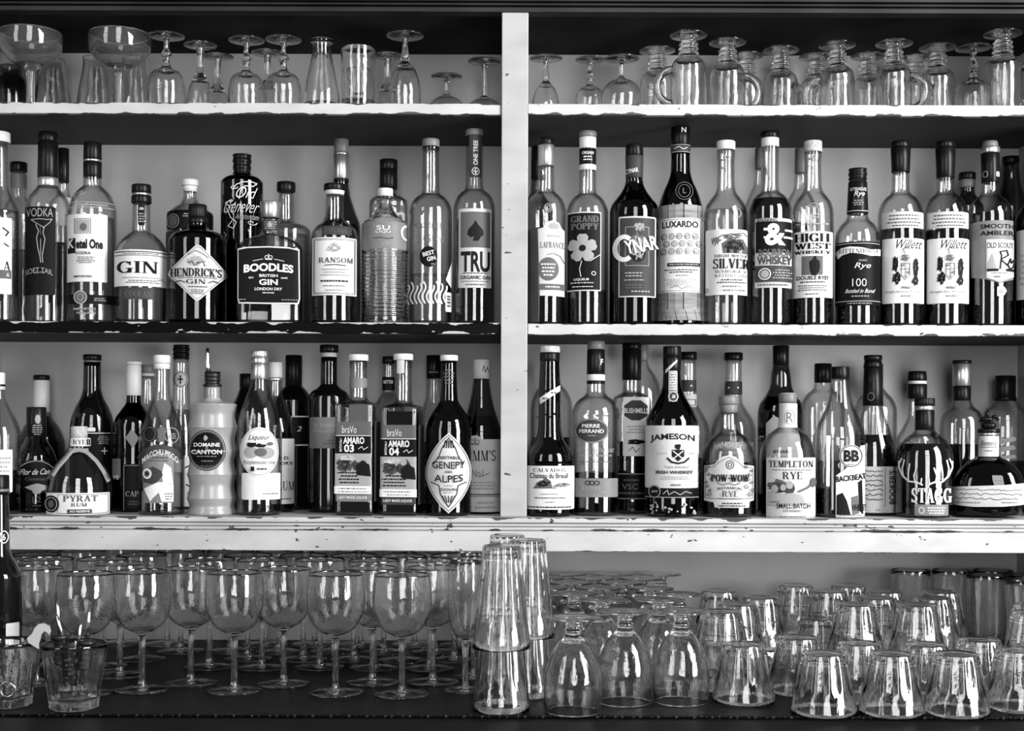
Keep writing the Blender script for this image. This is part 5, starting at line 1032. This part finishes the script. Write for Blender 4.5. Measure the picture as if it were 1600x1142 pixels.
# upturned goblets
GG = 'upturned goblets on the bar mat'
for px, py, lab in ((895,1112,'upturned goblet nearest the counter edge, beside the pint stack'),(976,1097,'upturned goblet in the second place from the pint stack, front row'),(1064,1096,'upturned goblet next to the fluted tumblers, front row')):
    x, Y = pxy(px, py); used.append((x, Y, .0415)); goblet.put(x, Y, ZC, lab, GG, inv=True)
for row, Y in enumerate((-0.262, -0.187, -0.112, -0.037, 0.038, 0.113, 0.188)):
    n_g = 0
    for k in range(5):
        x = 0.058+k*0.0845+(0.042 if row % 2 == 0 else 0)+random.uniform(-.003, .003)
        if x > 0.27+0.03*(row/6) or x < .05: continue
        if clear(x, Y, .0416):
            used.append((x, Y, .0413)); goblet.put(x, Y+random.uniform(-.001, .001), ZC, 'upturned goblet, %s from the pint stacks in the %s row behind the front goblets' % (ORD[n_g], ORD[row]), GG, inv=True); n_g += 1
# upturned rocks tumblers
TG = 'upturned fluted tumblers on the bar mat'
tf = [(1162,1094,'upturned fluted tumbler right of the goblets, front of its column'),(1287,1112,'front-row upturned tumbler, first from the goblets along the counter edge'),(1393,1112,'front-row upturned tumbler, second along the counter edge'),(1494,1112,'front-row upturned tumbler, third along the counter edge'),(1590,1104,'upturned tumbler cut by the right picture edge, front row'),
      (1246,1080,'upturned tumbler just behind and left of the first front-row tumbler'),(1342,1091,'upturned tumbler set back between the first and second front-row tumblers'),(1447,1093,'upturned tumbler set back between the second and third front-row tumblers'),(1530,1083,'upturned tumbler set back behind the third front-row tumbler')]
for px, py, lab in tf:
    x, Y = pxy(px, py)
    used.append((x, Y, .046)); rocks.put(x, Y, ZC, lab, TG, inv=True)
for row, Y in enumerate((-0.215, -0.128, -0.040, 0.048, 0.136, 0.203)):
    x = 0.315+(row % 2)*0.04; n_t = 0
    while x < 0.90:
        xx, yy = x+random.uniform(-.003, .003), Y
        lim = 0.90 if row < 2 else 0.90-0.075*(row-1)
        if clear(xx, yy, .0462) and xx < lim and not (row == 5 and xx > .5):
            used.append((xx, yy, .046)); two = row < 6 and random.random() < .86
            rocks.put(xx, yy, ZC, 'lower upturned tumbler, %s from the goblets in the %s stacked row from the front' % (ORD[n_t], ORD[row]), TG, inv=True)
            if two: rocks.put(xx, yy, ZC+.0345, 'upper stacked tumbler, %s from the goblets in the %s stacked row from the front' % (ORD[n_t], ORD[row]), TG, inv=True)
            n_t += 1
        x += 0.0945
# tall highballs in the right-hand corner
for row, Y in enumerate((-0.075, 0.005, 0.085, 0.165, 0.21)):
    n_h = 0
    for k in range(4):
        x = 0.90-k*0.074-(row % 2)*.035
        if x < 0.90-0.06*(row+.6): continue
        if clear(x, Y, .0352):
            used.append((x, Y, .035)); highball.put(x, Y, ZC, 'tall upright highball glass, %s from the right in the %s row of the back corner' % (ORD[n_h], ORD[row]), 'highball glasses in the corner'); n_h += 1

# ------------------------------------------------------------------ top shelf
def top(kind, px, py, label, group, z, inv=False, rz=0, sc=1.0):
    h = kind.h*sc; d = (z+h)*F/(HY-py); Y = min(max(d-DIST, .045), .212)
    x = P(px, py, Y)[0]
    return kind.put(x, Y, z, label, group, inv, rz, sc)
def topY(kind, px, py, Y, label, group, z, inv=False):
    p = P(px, py, Y); return kind.put(p[0], Y, z, label, group, inv, 0, (p[2]-z)/kind.h)
TL, TR = 'glasses on the top shelf left of the upright', 'glasses on the top shelf right of the upright'
top(coupe, 48, 54, 'wide coupe glass at the left end of the top shelf', TL, Z1)
top(coupe, 187, 56, 'wide coupe glass left of the knobbed-stem cordial glass, top shelf', TL, Z1)
top(ornate, 260, 56, 'upturned knobbed-stem glass right next to the second coupe', TL, Z1, True)
top(trumpet, 313, 72, 'upturned flared cordial glass between the knobbed-stem glasses', TL, Z1, True)
top(ornate, 385, 64, 'upturned knobbed-stem glass left of its twin, right of the flared cordial glass', TL, Z1, True)
top(ornate, 443, 63, 'upturned knobbed-stem glass beside the conical carafe', TL, Z1, True)
top(trumpet, 340, 90, 'small upturned cordial glass at the back behind the flared one, top shelf', TL, Z1, True)
top(trumpet, 418, 84, 'upturned cordial glass at the back between two knobbed-stem glasses', TL, Z1, True)
top(tulip, 633, 56, 'upturned slender port glass with a faceted stem, top shelf', TL, Z1, True)
top(trumpet, 605, 88, 'small upturned glass at the back left of the slender port glass', TL, Z1, True)
low.put(P(698,110,.15)[0], .15, Z1, 'low upturned cocktail glass near the upright, top shelf', TL, True)
longst.put(P(757,90,.16)[0], .16, Z1, 'long-stemmed upturned cocktail glass against the upright, top shelf', TL, True)
straight.put(P(560,80,.06)[0], .06, Z1, 'straight clear glass holding a shot glass inside, top shelf', TL)
shot.put(P(560,80,.06)[0], .06, Z1+.0155, 'small shot glass standing inside the straight glass, top shelf', TL)
# carafes and measuring glasses: open lathes
def vessel(name, prof, th):
    out = sm(prof, 5); inn = [(max(.002, r-th), z) for r, z in out if z > .006][::-1]
    return Kind(name, prof[-1][1], [(name, [(0, 0.0)]+out+[(out[-1][0]-th/2, out[-1][1]+th/3)]+inn+[(inn[-1][0]*.7, .006), (0, .0055)], 32, None)])
carafe = vessel('carafe', [(.029,0),(.031,.003),(.031,.010),(.0265,.045),(.019,.080),(.0165,.098),(.0170,.110),(.0195,.1145),(.0190,.118)], .002)
beaker = vessel('measuring_glass', [(.026,0),(.0275,.003),(.026,.02),(.021,.055),(.0165,.085),(.017,.09)], .0016)
top(carafe, 503, 57, 'conical glass carafe with a rolled lip, top shelf', TL, Z1)
mg = topY(beaker, 82, 95, .185, 'tapered measuring glass with printed marks behind the first coupe', TL, Z1)
marks = bmesh.new()
bm_t = flat_bm(sum([fit(sans_polys(t, .0), 0, -z, 5, 5) for t, z in (('B', 60), ('7', 45), ('1', 30), ('1', 15))], []), .001, lambda y: -y*.001)
for v in bm_t.verts:
    r_ = .0275-(v.co.z*.13)+.0006; v.co.y = -sqrt(max(1e-6, r_**2-v.co.x**2))
marks.free(); mk = link('lettering', bm_mesh('lettering', bm_t), 'pale_ink', mg); mk.rotation_euler = (0, 0, .25)
topY(beaker, 150, 92, .185, 'plain tapered glass left of the second coupe, top shelf back', TL, Z1)
topY(beaker, 212, 92, .19, 'plain tapered glass behind the stem of the second coupe', TL, Z1)
jar = vessel('dark_jar', [(.024,0),(.026,.004),(.026,.04),(.020,.058),(.014,.066),(.014,.075)], .003)
jar.parts[0][1].materials.clear(); jar.parts[0][1].materials.append(MATS['smoke_glass'])
topY(jar, 16, 105, .19, 'small smoky jar behind the first coupe at the left edge', TL, Z1)
# Irish coffee mugs
def handle_mesh():
    vs, fs, n, m_ = [], [], 18, 8
    for i in range(n+1):
        t = -pi/2*1.02+pi*1.02*i/n; cx_, cz = .0290+.0250*cos(t), .089+.029*sin(t)
        for k in range(m_):
            a = 2*pi*k/m_; rr = .0054*(1+.25*abs(sin(t)))
            vs.append((cx_+rr*cos(a)*cos(t), rr*sin(a)*1.15, cz+rr*cos(a)*sin(t)))
    for i in range(n):
        for k in range(m_):
            a, b_ = i*m_+k, i*m_+(k+1) % m_; fs.append((a, b_, b_+m_, a+m_))
    fs += [tuple(range(m_))[::-1], tuple(range(n*m_, n*m_+m_))]
    me = mesh('handle', vs, fs, True); return me
st_m = [(.0155,.0075),(.0125,.012),(.0168,.017),(.0138,.0205),(.0175,.0245),(.0142,.0285),(.018,.0325),(.0152,.036)]
mparts = stem_kind('mug', .136, .0325, st_m, [(.019,.040),(.0262,.047),(.0300,.058),(.0306,.080),(.0308,.110),(.0312,.1355)], th=.0024)
mug = Kind('irish_coffee_mug', .136, mparts, [('handle', handle_mesh())])
mug_plain = Kind('pedestal_glass', .136, mparts)
mt = lambda k, px, py, lab, rz=0, sc=1.0: top(k, px, py, lab, TR, Z1-.001, True, rz, sc)
mt(mug, 1076, 54, 'upturned ringed-stem mug standing tallest, handle towards the upright', pi)
mt(mug, 1137, 65, 'upturned ringed-stem mug whose handle stands out to the right, second from the upright', 0)
mt(mug, 1027, 78, 'upturned ringed-stem mug set back left of the tallest one', 1.9)
mt(mug, 1220, 77, 'upturned ringed-stem mug in the third front place from the upright', .5)
mt(mug, 1308, 69, 'upturned ringed-stem mug in the fourth front place from the upright', 2.9)
mt(mug, 1397, 66, 'upturned ringed-stem mug in the fifth front place from the upright', -.45)
mt(mug, 1465, 72, 'upturned ringed-stem mug in the sixth front place from the upright', 1.6)
mt(mug, 1567, 50, 'upturned ringed-stem mug at the right end of the top shelf', -.3)
mt(mug_plain, 1166, 86, 'ringed-stem glass at the back between the second and third front mugs', 0, .98)
mt(mug_plain, 1276, 87, 'ringed-stem glass at the back left of the fourth front mug', 0, .98)
mt(mug_plain, 1356, 86, 'ringed-stem glass at the back between the fourth and fifth front mugs', 0, .98)
mt(mug_plain, 1430, 89, 'ringed-stem glass at the back between the fifth and sixth front mugs', 0, .98)
mt(ornate, 1521, 72, 'upturned knobbed-stem glass between the last two mugs', 0)
mt(tulip, 853, 91, 'upturned stemmed glass against the upright, right bay of the top shelf', 0, .92)
mt(ornate, 922, 93, 'upturned short stemmed glass second from the upright, right bay of the top shelf', 0, .84)
rnd_k = Kind('brandy_glass', .098, stem_kind('brandy', .098, .031, [(.006,.0065),(.0036,.012),(.0036,.028),(.006,.034)], [(.011,.037),(.024,.044),(.034,.058),(.0368,.072),(.034,.0975)], th=.0013))
rnd_k.put(P(971,100,.075)[0], .075, Z1-.001, 'upturned round-bowled thin-stemmed glass third from the upright, top shelf', TR, True)

# ------------------------------------------------------------------ things in the front left corner
x, Y = pxy(116, 1108)
juice.put(x, Y, ZC, 'fluted tumbler holding black bottle pourers, front left of the mat', 'tumblers of bar tools')
cx0, cy0 = x, Y
def pourer(loc, rx, ry, label):
    r = empty('bottle_pourer', loc); r.rotation_euler = (rx, ry, 0)
    pr = [(0, 0)]
    for k in range(5): pr += [(.0098-.0006*k, .002+.0065*k), (.0115-.0006*k, .004+.0065*k), (.0098-.0006*k, .0065+.0065*k)]
    pr += [(.0125, .036), (.0125, .041), (.006, .043), (0, .0435)]
    link('rubber_stopper', lathe(pr, 20), 'rubber', r)
    tb = [(0, .043), (.0028, .0432), (.0024, .068), (.0018, .088), (0, .0884)]
    link('spout', lathe(tb, 12), 'chrome', r); tag(r, label, 'pourer', 'bottle pourers in the tumbler'); return r
zt = ZC+.0135
pourer((cx0-.016, cy0-.004, zt+0.048), 0.05, -0.06, 'black ribbed pourer standing upright at the left of the tumbler')
pourer((cx0-.001, cy0-.006, zt+0.032), 0.08, -0.22, 'black ribbed pourer leaning left in the middle of the tumbler')
pourer((cx0+.014, cy0+.004, zt+0.038), -0.05, 0.05, 'black ribbed pourer standing upright at the right of the tumbler')
pourer((cx0-.006, cy0+.014, zt+0.016), 0.1, 0.15, 'black ribbed pourer lying deepest in the tumbler')
# plastic swizzle pick shaped like a curled animal, hooked on the rim
sv = [(64,975,7),(72,982,6),(78,990,4),(66,984,7),(60,992,8),(54,1002,8),(48,1010,7),(40,1018,6),(33,1026,5),(30,1034,3)]
pts2 = [(60,1014),(52,1009),(44,1004),(42,997),(50,990),(54,981),(60,975),(68,974),(76,978),(79,986),(77,992),(73,988),(69,986),(64,992),(62,1000),(60,1006)]
bm = bmesh.new(); vf = []
for a, b_ in pts2: X_, _, Z_ = P(a, b_, Y-.046); vf.append(bm.verts.new((X_, Y-.046, Z_)))
f_ = bm.faces.new(vf); ext = bmesh.ops.extrude_face_region(bm, geom=[f_])
for v in [g for g in ext['geom'] if isinstance(g, bmesh.types.BMVert)]: v.co.y += .003
bmesh.ops.recalc_face_normals(bm, faces=bm.faces[:])
o = link('swizzle_pick', bm_mesh('swizzle_pick', bm), 'plastic'); tag(o, 'pale curled plastic swizzle pick hooked on the rim of the pourer tumbler', 'swizzle stick')
bm = bmesh.new()
x1_, _, z1_ = P(66, 1012, Y-.044); x2_, _, z2_ = P(86, 1038, Y-.030)
# second tumbler, at the very edge
x2, Y2 = pxy(12, 1104)
juice.put(x2, Y2, ZC, 'fluted tumbler of bar odds and ends cut by the left picture edge', 'tumblers of bar tools')
bm = bmesh.new()
rg = [( .0105+.0022*cos(a), .0022*sin(a)) for a in [2*pi*k/8 for k in range(9)]]
me = lathe(rg[::-1], 24); o = link('steel_ring', me, 'chrome'); o.location = (x2+.008, Y2-.024, ZC+.0135+.0128); o.rotation_euler = (pi/2, 0, 0); tag(o, 'steel ring at the bottom of the tumbler cut by the left edge', 'ring')
# dark bottle in the foreground at the left edge
Yb = -0.30
d = DIST+Yb; s_ = d/F
b = bottle('wine_bottle', 'black bottle in the foreground at the left edge standing on the bar mat', -3, 37, -.25, ZC,
  [(770,16),(790,17),(858,18.5),(872,23),(886,31),(900,37)], glass='black_glass', caps=[(742,772,17,17.5,'black_cap','foil'),(763,768,17.8,17.8,'grey_cap','ring')],
  labels=[Lx([('g',9,838,7,10,1.6,W),('t','6',9,838,5,10,W)],lift=.4), Lb(12,31,970,1004,'cream_paper',[('d',15,29,995,1001,2,G)])], group='foreground bottle')
